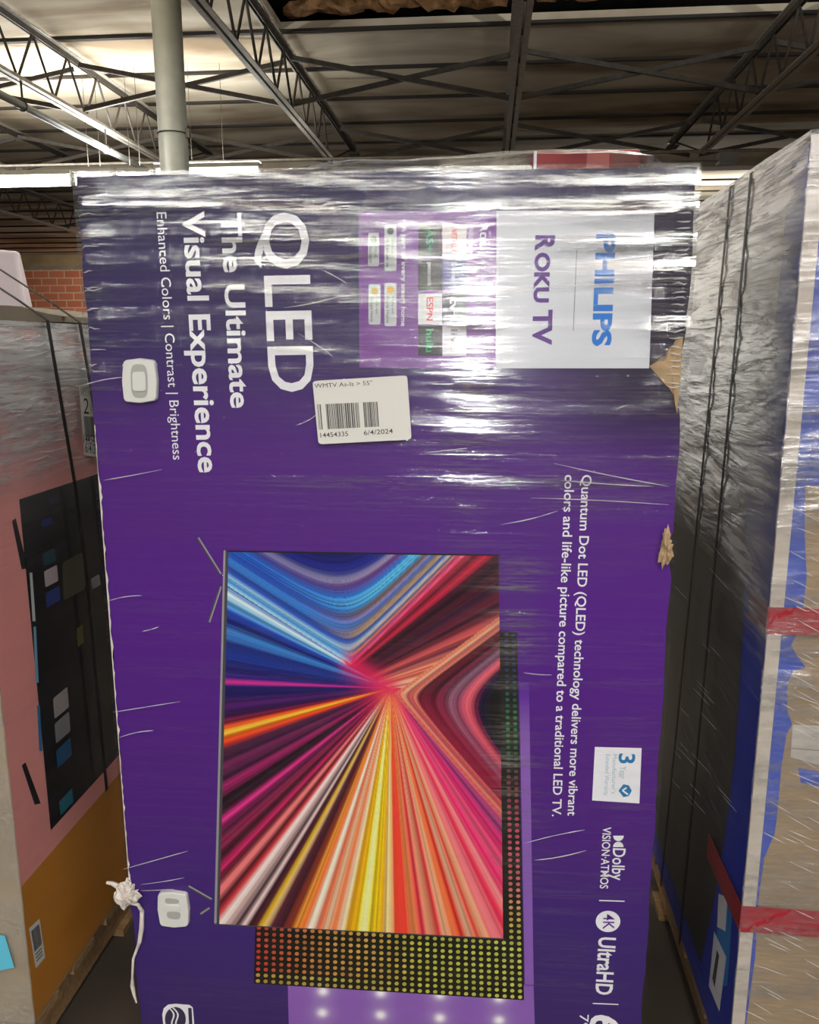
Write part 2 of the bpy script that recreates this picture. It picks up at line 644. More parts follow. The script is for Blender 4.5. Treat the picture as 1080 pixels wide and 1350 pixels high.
# girder on which the joists bear
gm = mat('pale_girder_paint', (196, 184, 162), 0.6, var=0.12, scale=4)
b = MB()
b.box((-15.9, 10.58, JOIST_TOP - 0.26), (13.9, 10.82, JOIST_TOP - 0.245), gm)
b.box((-15.9, 10.69, JOIST_TOP - 0.245), (13.9, 10.71, JOIST_TOP - 0.085), gm)
b.box((-15.9, 10.58, JOIST_TOP - 0.085), (13.9, 10.82, JOIST_TOP - 0.07), gm)
tag(b.build('roof_girder'), 'pale painted roof girder crossing above the gap right of the purple carton', 'beam')


# cross bracing between the joists
def brace(x0, x1, y, rising, label, group):
    b = MB()
    zt, zb = JOIST_TOP - 0.06, JOIST_BOTTOM + 0.05
    a = (x0, y, zb if rising else zt)
    c = (x1, y + 0.05, zt if rising else zb)
    off = 0.022 if rising else -0.022
    a = (a[0] + 0.045, a[1] + off, a[2]); c = (c[0] - 0.045, c[1] + off, c[2])
    b.bar(a, c, 0.008, 0.036, STEEL_DARK)
    b.bar((a[0], a[1] + 0.012, a[2] - 0.016), (c[0], c[1] + 0.012, c[2] - 0.016), 0.022, 0.005, STEEL_DARK)
    tag(b.build('cross_brace'), label, 'brace', group)


bay = ['far left bay', 'bay above the lit strip', 'bay behind the column', 'bay left of middle joist',
       'bay right of middle joist', 'far right bay']
row = {7.1: 'nearest row', 9.3: 'second row', 13.6: 'row beyond girder'}
for i in range(6):
    for y in row:
        for rising in (True, False):
            brace(JX[i], JX[i + 1], y, rising, 'thin roof brace %s rightward, %s, %s' % ('rising' if rising else 'falling', bay[i], row[y]), 'cross braces between the roof joists')

# thin conduit across under the joists, and one along the left joist
b = MB(); b.tube([(-9, 8.75, JOIST_BOTTOM - 0.035), (4, 8.75, JOIST_BOTTOM - 0.035)], 0.013, STEEL_PALE, 8)
tag(b.build('crossing_conduit'), 'thin pale conduit crossing under the joists just above the strip light', 'conduit')
t = thing('hanging_conduit', 'grey conduit hung below the left roof joist, slanting over the strip light', 'conduit', (JX[2] + 0.02, 3.0, JOIST_BOTTOM - 0.17))
b = MB(); b.tube([(0, 0, 0), (0, 6.9, 0)], 0.028, STEEL_GREY, 12); b.build('pipe', t, True)
for yy in (1.2, 3.2, 4.55, 6.2):
    b = MB(); b.tube([(0, yy, 0.02), (0, yy, 0.17)], 0.008, STEEL_DARK, 8)
    b.tube([(0.034 * math.cos(a), yy, 0.034 * math.sin(a)) for a in np.linspace(0, 2 * math.pi, 14)], 0.006, STEEL_DARK, 6)
    b.build('hanger', t)
b = MB(); b.box((2.33, 9.25, JOIST_BOTTOM - 0.045), (2.52, 9.40, JOIST_BOTTOM + 0.06), GREY_INK)
b.tube([(1.85, 9.3, JOIST_BOTTOM - 0.02), (2.33, 9.3, JOIST_BOTTOM - 0.02)], 0.012, STEEL_PALE, 8)
bevel(tag(b.build('junction_box'), 'small white electrical box with a conduit stub below the right joist', 'electrical box'), 0.006)

# steel column
col_c = hit(225, 120, (0, 5.0, 0), np.array([0, 1.0, 0]))
t = thing('steel_column', 'grey round steel column rising behind the purple carton into the roof', 'column', (col_c[0], 5.0, 0))
b = MB(); b.tube([(0, 0, 0.02), (0, 0, CEIL_Z - 0.03)], 0.084, STEEL_GREY, 32); b.build('pipe', t, True)
b = MB(); b.box((-0.16, -0.16, 0), (0.16, 0.16, 0.02), STEEL_DARK); b.build('base_plate', t)
b = MB(); b.box((-0.14, -0.14, CEIL_Z - 0.03), (0.14, 0.14, CEIL_Z - 0.002), STEEL_DARK); b.build('cap_plate', t)
for zz in (CAM_H + 2.07, CAM_H + 1.22):
    b = MB()
    b.tube([(0.086 * math.cos(a), 0.086 * math.sin(a), zz) for a in np.linspace(0, 2 * math.pi, 28)], 0.004, STEEL_DARK, 6)
    for s in (-1, 1):
        b.box((s * 0.095 - 0.012, -0.02, zz - 0.025), (s * 0.095 + 0.012, 0.0, zz + 0.025), STEEL_DARK)
    b.build('clamp', t)

# strip lights
TUBE = emit('lit_tube', (1.0, 1.0, 0.97), 14)
TUBE_DIM = emit('dim_tube', (1.0, 1.0, 0.97), 1.2)
HOUSE = mat('white_fixture_enamel', (224, 224, 218), 0.4)


def strip(x0, x1, y, z, lab, tubemat):
    t = thing('strip_light', lab, 'light', ((x0 + x1) / 2, y, z), 0, 'strip lights in line at the left')
    h = (x1 - x0) / 2
    b = MB(); b.box((-h, -0.05, 0.045), (h, 0.05, 0.085), HOUSE); b.build('housing', t)
    b = MB(); b.tube([(-h + 0.03, 0, 0.0), (h - 0.03, 0, 0.0)], 0.05, tubemat, 12); b.build('tube', t, True)
    for s in (-1, 1):
        b = MB(); b.box((s * h - 0.012, -0.035, -0.052), (s * h + 0.012, 0.035, 0.045), HOUSE); b.build('end_cap', t)
        b = MB(); b.tube([(s * h * 0.3, 0, 0.085), (s * h * 0.3, 0, CEIL_Z - z)], 0.0022, STEEL_DARK, 6); b.build('hanger', t)


SZ = CAM_H + 1.485
strip(-7.0, -3.80, 7.6, SZ, 'bright strip light at far left, running out of the frame', TUBE)
strip(-3.77, -3.40, 7.6, SZ, 'short lit strip light between the long one and the column', TUBE)
strip(-3.36, -3.05, 7.6, SZ, 'short lit strip light touching the left side of the column', TUBE)
strip(-3.01, -2.05, 7.6, SZ + 0.035, 'dimmer strip light right of the grey column', TUBE_DIM)


# ================================================================== pallets
def pallet(cx, cy, w, d, top, rz, label):
    t = thing('wooden_pallet', label, 'pallet', (cx, cy, 0), rz, 'pallets under the cartons')
    n = max(3, int(d / 0.15))
    for i in range(n):
        y = -d / 2 + (d - 0.1) * i / (n - 1)
        b = MB(); b.box((-w / 2, y, top - 0.018), (w / 2, y + 0.1, top), WOOD); b.build('deck_board', t)
    for x in (-w / 2 + 0.02, -0.02, w / 2 - 0.06):
        b = MB(); b.box((x, -d / 2, 0.018), (x + 0.04, d / 2, top - 0.018), WOOD); b.build('stringer', t)
    for y in (-d / 2, -0.05, d / 2 - 0.1):
        b = MB(); b.box((-w / 2, y, 0), (w / 2, y + 0.1, 0.018), WOOD); b.build('bottom_board', t)
    return t


# ================================================================== FRONT TELEVISION CARTON
PHI = math.radians(1.5)
FN = np.array([-math.sin(PHI), math.cos(PHI), 0.0])
FUv = np.array([math.cos(PHI), math.sin(PHI), 0.0])
FP = np.array([0.0, 1.36, 0.0])
ul = hit(101, 228, FP, FN) @ FUv
ur = hit(919, 227, FP, FN) @ FUv
ub_l = hit(184, 1340, FP, FN) @ FUv
UL, UR = (ul + ub_l) / 2, ur
ZT = float(hit(510, 226, FP, FN)[2])
ZB = 0.14
DEP = 0.17
UC = (UL + UR) / 2
base = FP + FUv * (UC - FP @ FUv) + FN * (DEP / 2)
HW, HZ = (UR - UL) / 2, ZT - ZB


def f_uv(w):
    return ((w - base) @ FUv, w[2] - ZB)


FRONT = Plane(FP, FN, f_uv, lambda u, z, l=0.0: (u, -DEP / 2 - l, z))
box = thing('television_carton', 'large purple television carton standing on end, tightly wrapped in clear film, centre of the photo', 'box', (base[0], base[1], ZB), PHI)
pallet(base[0], base[1] + 0.2, 1.0, 0.9, ZB, PHI, 'wooden pallet under the big purple television carton')

# unseen rest of the pallet load, added dark to darken the side gaps
for k, (dy, dd, hh) in enumerate(((0.10, 0.30, 0.02), (0.41, 0.28, 0.05))):
    b = MB()
    b.box((-HW + 0.02, DEP / 2 + dy - 0.08, 0), (HW - 0.03, DEP / 2 + dy - 0.08 + dd, HZ - hh), mat('charcoal_carton', (58, 56, 60), 0.7))
    o = b.build('unseen_carton')
    o.location, o.rotation_euler = (base[0], base[1], ZB), (0, 0, PHI)
    bevel(tag(o, ('unseen dark grey carton directly behind the big purple television carton, added to darken the gaps', 'unseen dark grey carton at the back of the purple carton pallet, darkening the gaps')[k], 'box'), 0.005)

# printed purple sleeve: indigo at the head end, violet in the middle
pm = bpy.data.materials.new('purple_printed_card')
pm.use_nodes = True
nt = pm.node_tree
tc = nt.nodes.new('ShaderNodeTexCoord')
sp = nt.nodes.new('ShaderNodeSeparateXYZ')
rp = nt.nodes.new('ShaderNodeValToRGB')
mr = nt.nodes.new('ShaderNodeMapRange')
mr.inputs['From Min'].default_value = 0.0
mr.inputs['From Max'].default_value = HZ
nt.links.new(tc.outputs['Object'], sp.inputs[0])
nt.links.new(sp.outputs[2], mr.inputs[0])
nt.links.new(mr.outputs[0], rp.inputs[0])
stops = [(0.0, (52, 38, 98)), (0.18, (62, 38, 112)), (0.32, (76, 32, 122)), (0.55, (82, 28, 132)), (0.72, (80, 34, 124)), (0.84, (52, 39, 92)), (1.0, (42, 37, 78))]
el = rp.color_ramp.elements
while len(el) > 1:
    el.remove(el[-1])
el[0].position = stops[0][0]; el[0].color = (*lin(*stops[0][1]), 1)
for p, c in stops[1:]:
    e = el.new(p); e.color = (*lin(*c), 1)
mu, mz = nt.nodes.new('ShaderNodeMapRange'), nt.nodes.new('ShaderNodeMapRange')   # charcoal corner of the artwork
u0_, z0_ = FRONT.at(670, 650)
u1_, z1_ = FRONT.at(850, 490)
for n_, a_, c_, o_ in ((mu, u0_, u1_, 0), (mz, z0_, z1_, 2)):
    n_.interpolation_type = 'SMOOTHSTEP'
    n_.inputs['From Min'].default_value = a_
    n_.inputs['From Max'].default_value = c_
    nt.links.new(sp.outputs[o_], n_.inputs[0])
mm = nt.nodes.new('ShaderNodeMath'); mm.operation = 'MULTIPLY'
nt.links.new(mu.outputs[0], mm.inputs[0]); nt.links.new(mz.outputs[0], mm.inputs[1])
mc = nt.nodes.new('ShaderNodeMix'); mc.data_type = 'RGBA'
mc.inputs[7].default_value = (*lin(36, 24, 54), 1)
nt.links.new(mm.outputs[0], mc.inputs[0]); nt.links.new(rp.outputs[0], mc.inputs[6])
nt.links.new(mc.outputs[2], nt.nodes['Principled BSDF'].inputs['Base Color'])
nt.nodes['Principled BSDF'].inputs['Roughness'].default_value = 0.42
nt.nodes['Principled BSDF'].inputs['Specular IOR Level'].default_value = 0.35

# carton body: face grid with slightly battered edges
b = MB()
NU, NZ = 20, 60
rg = random.Random(5)
wob_l = [0.0015 * math.sin(j * 0.9) + rg.uniform(-0.0018, 0.0018) for j in range(NZ + 1)]
wob_r = [0.0008 * math.sin(j * 0.7 + 1) + rg.uniform(-0.0012, 0.0012) for j in range(NZ + 1)]
for j in range(NZ + 1):      # the knocks on the right edge
    z = HZ * j / NZ
    for zc, amp, wd in ((FRONT.at(880, 500)[1], 0.009, 0.05), (FRONT.at(875, 725)[1], 0.009, 0.025)):
        wob_r[j] -= amp * math.exp(-((z - zc) / wd) ** 2)
front, back = [], []
for j in range(NZ + 1):
    z = HZ * j / NZ
    for i in range(NU + 1):
        u = -HW + 2 * HW * i / NU
        fr = i / NU
        u += wob_l[j] * max(0, 1 - fr * 6) + wob_r[j] * max(0, 1 - (1 - fr) * 6)
        front.append((u, -DEP / 2, z))
        back.append((u, DEP / 2, z))
n = len(front)
fs = []
W = NU + 1
for j in range(NZ):
    for i in range(NU):
        a = j * W + i
        fs.append((a, a + 1, a + W + 1, a + W))
        fs.append((n + a, n + a + W, n + a + W + 1, n + a + 1))
    a, c = j * W, (j + 1) * W
    fs.append((a, c, n + c, n + a))
    a, c = j * W + NU, (j + 1) * W + NU
    fs.append((a, n + a, n + c, c))
for i in range(NU):
    fs.append((i, n + i, n + i + 1, i + 1))
    a = NZ * W + i
    fs.append((a, a + 1, n + a + 1, n + a))
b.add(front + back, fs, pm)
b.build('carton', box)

L1, L2, L3, L4 = 0.0006, 0.0011, 0.0016, 0.0021
INK_W = WHITE_INK
# headline
b = MB()
for nm_, s_, p_, q_, cap_, bo_ in (('headline_lettering', 'QLED', (345, 281), (356.5, 517), 62, 0.012),
                                ('headline_lettering', 'The Ultimate', (291.5, 281), (305, 538), 27, 0.022),
                                ('headline_lettering', 'Visual Experience', (241, 279), (262.5, 623), 28.5, 0.022),
                                ('headline_lettering', 'Enhanced Colors | Contrast | Brightness', (206.5, 280), (228.5, 606), 13, 0.0),
                                ('description_lettering', 'Quantum Dot LED (QLED) technology delivers more vibrant', (767.5, 626), (748.5, 1075), 11.5, 0.012),
                                ('description_lettering', 'colors and life-like picture compared to a traditional LED TV.', (745, 626), (728, 1076), 11.5, 0.012)):
    b = MB()
    write(b, FRONT, s_, p_, q_, cap_, INK_W, bo_, L1)
    b.build(nm_, box)

# white brand panel
b = MB()
panel_m = mat('brand_panel_ink', (206, 210, 218), 0.3)
pquad(b, FRONT, [(655, 278), (863, 279), (856, 485.5), (653.5, 485.5)], panel_m, L1)
blue_i = mat('blue_brand_ink', (0, 112, 204), 0.4)
pur_i = mat('purple_brand_ink', (84, 32, 132), 0.4)
write(b, FRONT, 'PHILIPS', (787.5, 309), (781.5, 456.5), 25, blue_i, 0.042, L2)
write(b, FRONT, 'R', (707.5, 310), (706.5, 331), 25.5, pur_i, 0.045, L2)
write(b, FRONT, 'OKU', (706.3, 333), (704.3, 399), 20, pur_i, 0.045, L2)
write(b, FRONT, 'TV', (704, 408.5), (703, 455), 25, pur_i, 0.038, L2)
pquad(b, FRONT, [(760, 330), (760.9, 330), (756.3, 436), (755.4, 436)], STRAPGREY, L2)
b.build('brand_panel', box)

# violet app panel
b = MB()
vio = mat('violet_panel_ink', (112, 52, 142), 0.35)
pquad(b, FRONT, [(473, 278), (655, 278), (653.5, 485.5), (474, 484.5)], vio, L1)
write(b, FRONT, 'R', (633.2, 296), (633, 305.5), 10.5, INK_W, 0.015, L2)
write(b, FRONT, 'OKU', (633, 306.5), (632.4, 329.5), 8.6, INK_W, 0.015, L2)
write(b, FRONT, 'including', (619, 296), (618, 334), 7, INK_W, 0.0, L2)
write(b, FRONT, 'A part of every smart home', (530, 298), (529, 430), 6.6, INK_W, 0.004, L2)
app = b.build('app_panel', box)
tiles = [
    ((551.5, 583), (296, 338), (30, 40, 46), '\u00c0S+', (30, 140, 96)),
    ((551.5, 583), (341, 383), (26, 26, 30), 'peacock', (190, 190, 190)),
    ((551.5, 583), (387, 427.5), (206, 206, 208), 'ESPN', (206, 34, 40)),
    ((551.5, 583), (429, 469), (32, 40, 44), 'hulu', (40, 168, 100)),
    ((583.5, 615), (296, 338), (216, 210, 210), 'NETFLIX', (206, 40, 44)),
    ((583.5, 615), (341, 383), (62, 62, 132), 'Disney+', (170, 176, 210)),
    ((583.5, 615), (387, 427.5), (70, 74, 84), 'tv+', (208, 208, 212)),
    ((583.5, 615), (429, 469), (214, 214, 222), 'live', (150, 150, 160)),  # glare is put into this tile's pale colours
]
tl_lb = ['dark tile with green lettering', 'black tile with small white lettering', 'white tile with red italic-style lettering', 'dark tile with green lower-case lettering',
         'white tile with thin red lettering', 'indigo tile with pale lettering', 'grey tile with white lettering', 'pale tile with the glare put into its colour']
for (xs, ys, bg, s, fg), lb in zip(tiles, tl_lb):
    b = MB()
    mid = (xs[0] + xs[1]) / 2
    pquad(b, FRONT, [(xs[0], ys[0]), (xs[1], ys[0]), (xs[1], ys[1]), (xs[0], ys[1])], mat('tile_%d_%d_%d' % bg, bg, 0.35), L2)
    cap = {'\u00c0S+': 10, 'peacock': 6, 'ESPN': 9, 'hulu': 10, 'NETFLIX': 7.5, 'Disney+': 7, 'tv+': 11, 'live': 9}[s]
    write(b, FRONT, s, (mid - cap / 2, ys[0] + 5), (mid - cap / 2 - 0.3, ys[1] - 5), cap, mat('tileink_%d_%d_%d' % fg, fg, 0.4), 0.012, L3)
    o = b.build('app_tile', app)
    o['label'] = lb
badges = [((507, 523), (296, 357), (60, 66, 74)), ((485.5, 500), (307, 351), (120, 130, 126)), ((507, 523), (373, 430), (226, 160, 30)), ((486, 502), (375, 428), (210, 160, 60))]
for xs, ys, ic in badges:
    b = MB()
    b.poly([FRONT.p3(*p, L2) for p in rounded(FRONT, [(xs[0], ys[0]), (xs[1], ys[0]), (xs[1], ys[1]), (xs[0], ys[1])], 0.12)], GREY_INK)
    im = mat('badge_icon_%d_%d_%d' % ic, ic, 0.4)
    cx0 = (xs[0] + xs[1]) / 2
    b.poly([FRONT.p3(*FRONT.at(cx0 + 4.6 * math.cos(a), ys[0] + 9 + 4.6 * math.sin(a)), L3) for a in np.linspace(0, 2 * math.pi, 16)[:-1]], im)
    write(b, FRONT, 'Works with', (cx0 + 1.5, ys[0] + 17), (cx0 + 1.5, ys[0] + 17 + (ys[1] - ys[0] - 22) * 0.7), 3.6, STRAPGREY, 0.004, L3)
    nm = {0: 'alexa', 2: 'Apple Home', 3: 'Google Home', 1: 'Assistant'}[badges.index((xs, ys, ic))]
    write(b, FRONT, nm, (cx0 - 5.5, ys[0] + 17), (cx0 - 5.5, ys[1] - 4), 4.4, STRAPGREY, 0.008, L3)
    b.build('smart_home_badge', app)

# warranty badge, standards marks
b = MB()
bl = mat('badge_blue_ink', (36, 120, 176), 0.4)
pl = mat('badge_pale_ink', (160, 188, 204), 0.4)
pquad(b, FRONT, [(784.4, 984.5), (846, 986), (843, 1059), (780.7, 1055)], WHITE_INK, L1)
write(b, FRONT, '3', (816.5, 993), (816, 1006), 19, bl, 0.02, L2)
write(b, FRONT, 'Year', (817, 1010), (816.4, 1026), 8, pl, 0.0, L2)
write(b, FRONT, 'Manufacturer\u2019s', (808, 994), (806.3, 1046), 5, pl, 0.0, L2)
write(b, FRONT, 'Extended Warranty', (799, 994), (796.6, 1048), 5, pl, 0.0, L2)
shield = [(833, 1042), (829, 1049), (822, 1050.5), (815.5, 1042), (822, 1033.5), (829, 1035)]
b.poly([FRONT.p3(*FRONT.at(*p), L2) for p in reversed(shield)], bl)
for p, q in (((826, 1038), (820.5, 1041.5)), ((820.5, 1041.5), (828, 1047))):
    d = np.array(q) - np.array(p); nn = np.array([-d[1], d[0]]) / np.linalg.norm(d) * 1.1
    pquad(b, FRONT, [tuple(np.array(p) + nn), tuple(np.array(q) + nn), tuple(np.array(q) - nn), tuple(np.array(p) - nn)], WHITE_INK, L3)
b.build('warranty_badge', box)

b = MB()
# the double-D mark
for k, (y0, y1, flip) in enumerate(((1101.5, 1108.6, 1), (1109.4, 1116.5, -1))):
    pts = []
    for a in np.linspace(-math.pi / 2, math.pi / 2, 12):
        yy = (y0 + math.cos(a) * (y1 - y0)) if flip == 1 else (y1 - math.cos(a) * (y1 - y0))
        pts.append((815.5 + 7 * math.sin(a) - (yy - 1100) * 0.02, yy))
    b.poly([FRONT.p3(*FRONT.at(*p), L1) for p in (pts if flip == -1 else pts[::-1])], INK_W)
write(b, FRONT, 'Dolby', (808.5, 1118), (806.5, 1160), 14.5, INK_W, 0.012, L1)
b.build('audio_mark', box)
b = MB()
write(b, FRONT, 'VISION\u00b7ATMOS', (795, 1090), (791, 1171), 9.5, INK_W, 0.012, L1)
pquad(b, FRONT, [(790, 1186.2), (823.5, 1187.2), (823.5, 1188.6), (790, 1187.6)], INK_W, L1)
b.build('standards_lettering', box)
b = MB()
b.poly([FRONT.p3(*FRONT.at(801.7 + 16.2 * math.cos(a), 1214.5 + 14 * math.sin(a)), L1) for a in np.linspace(0, 2 * math.pi, 40)[:-1]], INK_W)
write(b, FRONT, '4K', (795.5, 1204.5), (794.8, 1224.5), 13, pur_i, 0.002, L2)
b.build('resolution_mark', box)
b = MB()
write(b, FRONT, 'UltraHD', (790, 1235), (785.5, 1310.5), 19, INK_W, 0.022, L1)
pquad(b, FRONT, [(781.5, 1321.8), (815.5, 1323.2), (815.4, 1324.6), (781.4, 1323.2)], INK_W, L1)
b.build('standards_lettering', box)
b = MB()
write(b, FRONT, '65"', (779.5, 1337), (777, 1405), 33, INK_W, 0.022, L1)
write(b, FRONT, '79.5', (764.5, 1337), (763, 1372), 10, INK_W, 0.0, L1)
b.build('screen_size_lettering', box)

# emblem at the lower left
b = MB()
sh = [(214, 1337), (216, 1329), (222, 1324), (232, 1323), (250, 1324.5), (254.5, 1328), (255.5, 1340), (257.5, 1366), (255, 1371), (236, 1371), (224, 1367), (216, 1356)]
b.poly([FRONT.p3(*FRONT.at(*p), L1) for p in sh[::-1]], INK_W)
dk = mat('emblem_dark_ink', (54, 48, 78), 0.4)
b.poly([FRONT.p3(*FRONT.at(231.5 + 13.8 * math.cos(a), 1343 + 16 * math.sin(a)), L2) for a in np.linspace(0, 2 * math.pi, 32)[:-1]], dk)
pquad(b, FRONT, [(248.3, 1328), (252.8, 1328.5), (254.8, 1366), (250.3, 1366)], dk, L2)
for off in (-2.6, 2.8):
    w = [(226 + off + 3.5 * math.sin((y - 1328) / 30 * 2 * math.pi) + (y - 1328) * 0.32, y) for y in np.linspace(1327.5, 1358.5, 14)]
    for p, q in zip(w, w[1:]):
        pquad(b, FRONT, [(p[0] - 1.1, p[1]), (p[0] + 1.1, p[1]), (q[0] + 1.1, q[1]), (q[0] - 1.1, q[1])], INK_W, L3)
b.build('shield_emblem', box)


# ---------------------------------------------------------- printed television picture
def ramp(x, stops):
    xs = np.array([s[0] for s in stops], float)
    cs = np.array([lin(*s[1]) for s in stops])
    return np.stack([np.interp(x, xs, cs[:, k]) for k in range(3)], -1)


_tab = RNG.random((8, 4096))


def noise1(x, row):
    x = np.asarray(x) % 4095
    i = np.floor(x).astype(int)
    f = x - i
    f = f * f * (3 - 2 * f)
    return _tab[row][i] * (1 - f) + _tab[row][(i + 1) % 4096] * f


def picture(X, Y):
    """X,Y in photo measure inside the screen -> printed colour (linear)"""
    P1, P2 = np.array([466., 866.]), np.array([517., 896.])
    # rays from P2 (all directions)
    dx, dy = X - P2[0], Y - P2[1]
    ang = np.degrees(np.arctan2(dy, dx))                # 90 = down, 180 = left
    ang = np.where(ang < -90, ang + 360, ang)

    def A(x, y):
        a = math.degrees(math.atan2(y - P2[1], x - P2[0]))
        return a + 360 if a < -90 else a

    K, DM, MAR = (14, 8, 20), (52, 18, 34), (96, 26, 52)
    st = [(664, 1000, (150, 40, 70)), (664, 1030, MAR), (664, 1060, (196, 70, 96)), (664, 1085, (150, 60, 120)), (664, 1110, (214, 40, 110)), (664, 1140, (226, 90, 130)),
          (664, 1165, (214, 30, 100)), (664, 1190, (230, 120, 120)), (664, 1215, (226, 40, 84)), (660, 1236, (232, 120, 130)), (648, 1236, (236, 90, 90)), (640, 1236, (240, 180, 140)),
          (630, 1236, (230, 70, 60)), (621, 1236, (238, 196, 160)), (612, 1236, (226, 52, 48)), (600, 1236, (238, 120, 70)), (590, 1236, (240, 190, 150)), (582, 1236, (222, 40, 60)),
          (570, 1236, (240, 170, 130)), (560, 1236, (214, 30, 70)), (548, 1236, (238, 150, 90)), (538, 1236, (226, 60, 50)), (524, 1236, (230, 74, 50)), (512, 1236, (240, 214, 150)),
          (505, 1236, (226, 170, 30)), (496, 1236, (236, 196, 20)), (488, 1236, (238, 206, 40)), (480, 1236, (240, 220, 150)), (472, 1236, (232, 186, 20)), (458, 1236, (224, 164, 24)),
          (450, 1236, (240, 220, 190)), (440, 1236, (236, 110, 50)), (428, 1236, (240, 206, 170)), (420, 1236, (226, 90, 40)), (408, 1236, (240, 220, 200)), (398, 1236, (230, 110, 50)),
          (388, 1236, (226, 150, 60)), (378, 1236, (150, 60, 40)), (366, 1236, (66, 26, 40)), (352, 1236, (84, 34, 50)), (344, 1236, (200, 170, 120)), (338, 1236, (206, 170, 30)),
          (330, 1236, (84, 34, 44)), (320, 1236, DM), (311, 1236, (236, 206, 206)), (303, 1236, DM), (288, 1222, (230, 200, 196)), (288, 1205, (200, 60, 70)), (288, 1190, (70, 20, 36)),
          (290, 1172, (226, 120, 120)), (290, 1155, (90, 24, 40)), (291, 1138, (190, 40, 100)), (291, 1122, (40, 18, 30)), (291, 1104, (150, 40, 84)), (292, 1090, (60, 16, 50)), (292, 1072, (200, 50, 130)),
          (293, 1058, (50, 20, 40)), (293, 1042, (22, 16, 24)), (293, 1028, (170, 40, 110)), (294, 1014, (40, 18, 46)), (294, 1000, (120, 40, 90)), (295, 988, (60, 24, 60)), (295, 976, (90, 40, 70)),
          (295, 968, (200, 60, 40)), (296, 962, (240, 90, 30)), (296, 955, (250, 190, 60)), (296, 948, (240, 90, 30)), (296, 941, (120, 30, 50)), (296, 930, (50, 20, 80)), (296, 918, (70, 24, 90)),
          (296, 905, (26, 18, 84)), (297, 893, (40, 30, 110)), (297, 888, (200, 50, 140)), (297, 882, (50, 26, 110)), (297, 868, (24, 26, 104)), (297, 850, (30, 60, 150)), (297, 838, (24, 36, 110)),
          (297, 822, (60, 130, 200)), (298, 812, (26, 40, 130)), (298, 798, (34, 70, 170)), (298, 786, (100, 170, 220)), (298, 776, (190, 210, 230)), (298, 768, (60, 120, 190)), (298, 740, (30, 50, 140))]
    ss = sorted([(A(x, y), c) for x, y, c in st], key=lambda s: s[0])
    col = ramp(ang, ss)
    r = np.hypot(dx, dy)
    str_ = 0.42 + 0.75 * noise1(ang * 1.5, 0) * (0.6 + 0.8 * noise1(ang * 2.9 + 91, 1)) + 0.6 * noise1(ang * 2.2 + 300, 5) ** 3 + 0.35 * noise1(ang * 3.3 + 40, 6)
    fade = np.clip(r / 60.0, 0, 1)[..., None]
    glow = np.array(lin(232, 50, 90))
    col = col * str_[..., None]
    col = np.clip(col, 0, 0.86)
    # magenta heart of the rays
    heart = np.exp(-(r / 34.0) ** 2)[..., None]
    col = col * (1 - 0.75 * heart) + glow * 0.75 * heart
    col[...] = col
    # narrow orange root of the centre rays
    root = np.exp(-((X - 517 - (Y - 896) * 0.02) / (14 + 0.0 * Y)) ** 2) * np.clip((Y - 888) / 20, 0, 1) * np.exp(-np.clip(Y - 900, 0, 999) / 60)
    col = col * (1 - 0.5 * root[..., None]) + np.array(lin(240, 150, 60)) * 0.5 * root[..., None]

    # upper-right band: parallel streaks between the two bends
    drv = np.array([144., -133.]); drv /= np.linalg.norm(drv)
    nrm = np.array([-drv[1], drv[0]])
    q = (X - P1[0]) * nrm[0] + (Y - P1[1]) * nrm[1]       # distance to the right of the pink edge
    al = (X - P1[0]) * drv[0] + (Y - P1[1]) * drv[1]
    qn = (q + 2) / (24 + 0.30 * np.clip(al, 0, 400))            # fan a little
    bs = [(-0.1, (240, 90, 130)), (0.0, (250, 130, 150)), (0.06, (226, 60, 100)), (0.16, (110, 24, 52)), (0.26, (190, 40, 70)), (0.34, (70, 18, 40)), (0.48, (40, 14, 36)), (0.58, (90, 24, 48)),
          (0.70, (34, 16, 44)), (0.84, (110, 34, 60)), (0.95, (50, 20, 36)), (1.05, (120, 40, 60)), (1.2, (200, 90, 90)), (1.35, (120, 50, 70)), (1.5, (224, 130, 110)), (1.7, (220, 110, 90)), (1.9, (230, 160, 140))]
    band = ramp(qn, bs) * (0.3 + 0.8 * noise1(qn * 20, 2) + 0.6 * noise1(qn * 55 + 5, 6))[..., None]
    # wedge 2 (right bend)
    d1 = np.array([137., -97.]); d1 /= np.linalg.norm(d1)
    d2 = np.array([128., 150.]); d2 /= np.linalg.norm(d2)
    Q2 = np.array([522., 903.])
    M = np.linalg.inv(np.stack([d1, d2], 1))
    a2 = M[0, 0] * (X - Q2[0]) + M[0, 1] * (Y - Q2[1])
    b2 = M[1, 0] * (X - Q2[0]) + M[1, 1] * (Y - Q2[1])
    in2 = (a2 > 0) & (b2 > 0)
    L = np.where(in2, 1.0 * (np.maximum(a2, 1e-3) ** -1.7 + np.maximum(b2, 1e-3) ** -1.7) ** (-1 / 1.7), 0)
    ws = [(0, (240, 170, 130)), (3, (232, 120, 90)), (6, (240, 190, 160)), (9, (170, 70, 70)), (12, (230, 140, 120)), (15, (70, 20, 36)), (19, (110, 36, 56)), (23, (50, 16, 34)), (27, (130, 50, 76)),
          (30, (80, 40, 66)), (33, (150, 110, 130)), (37, (110, 70, 96)), (41, (190, 90, 110)), (45, (214, 100, 110)), (48, (70, 30, 70)), (52, (30, 24, 60)), (56, (24, 18, 24)), (90, (20, 16, 20))]
    w2 = ramp(L, ws) * (0.35 + 0.8 * noise1(L * 1.5, 3) + 0.5 * noise1(L * 3.7 + 9, 7))[..., None]
    lowmix = np.clip(b2 / (a2 + b2 + 1e-6) * 1.6 - 0.5, 0, 1)[..., None]
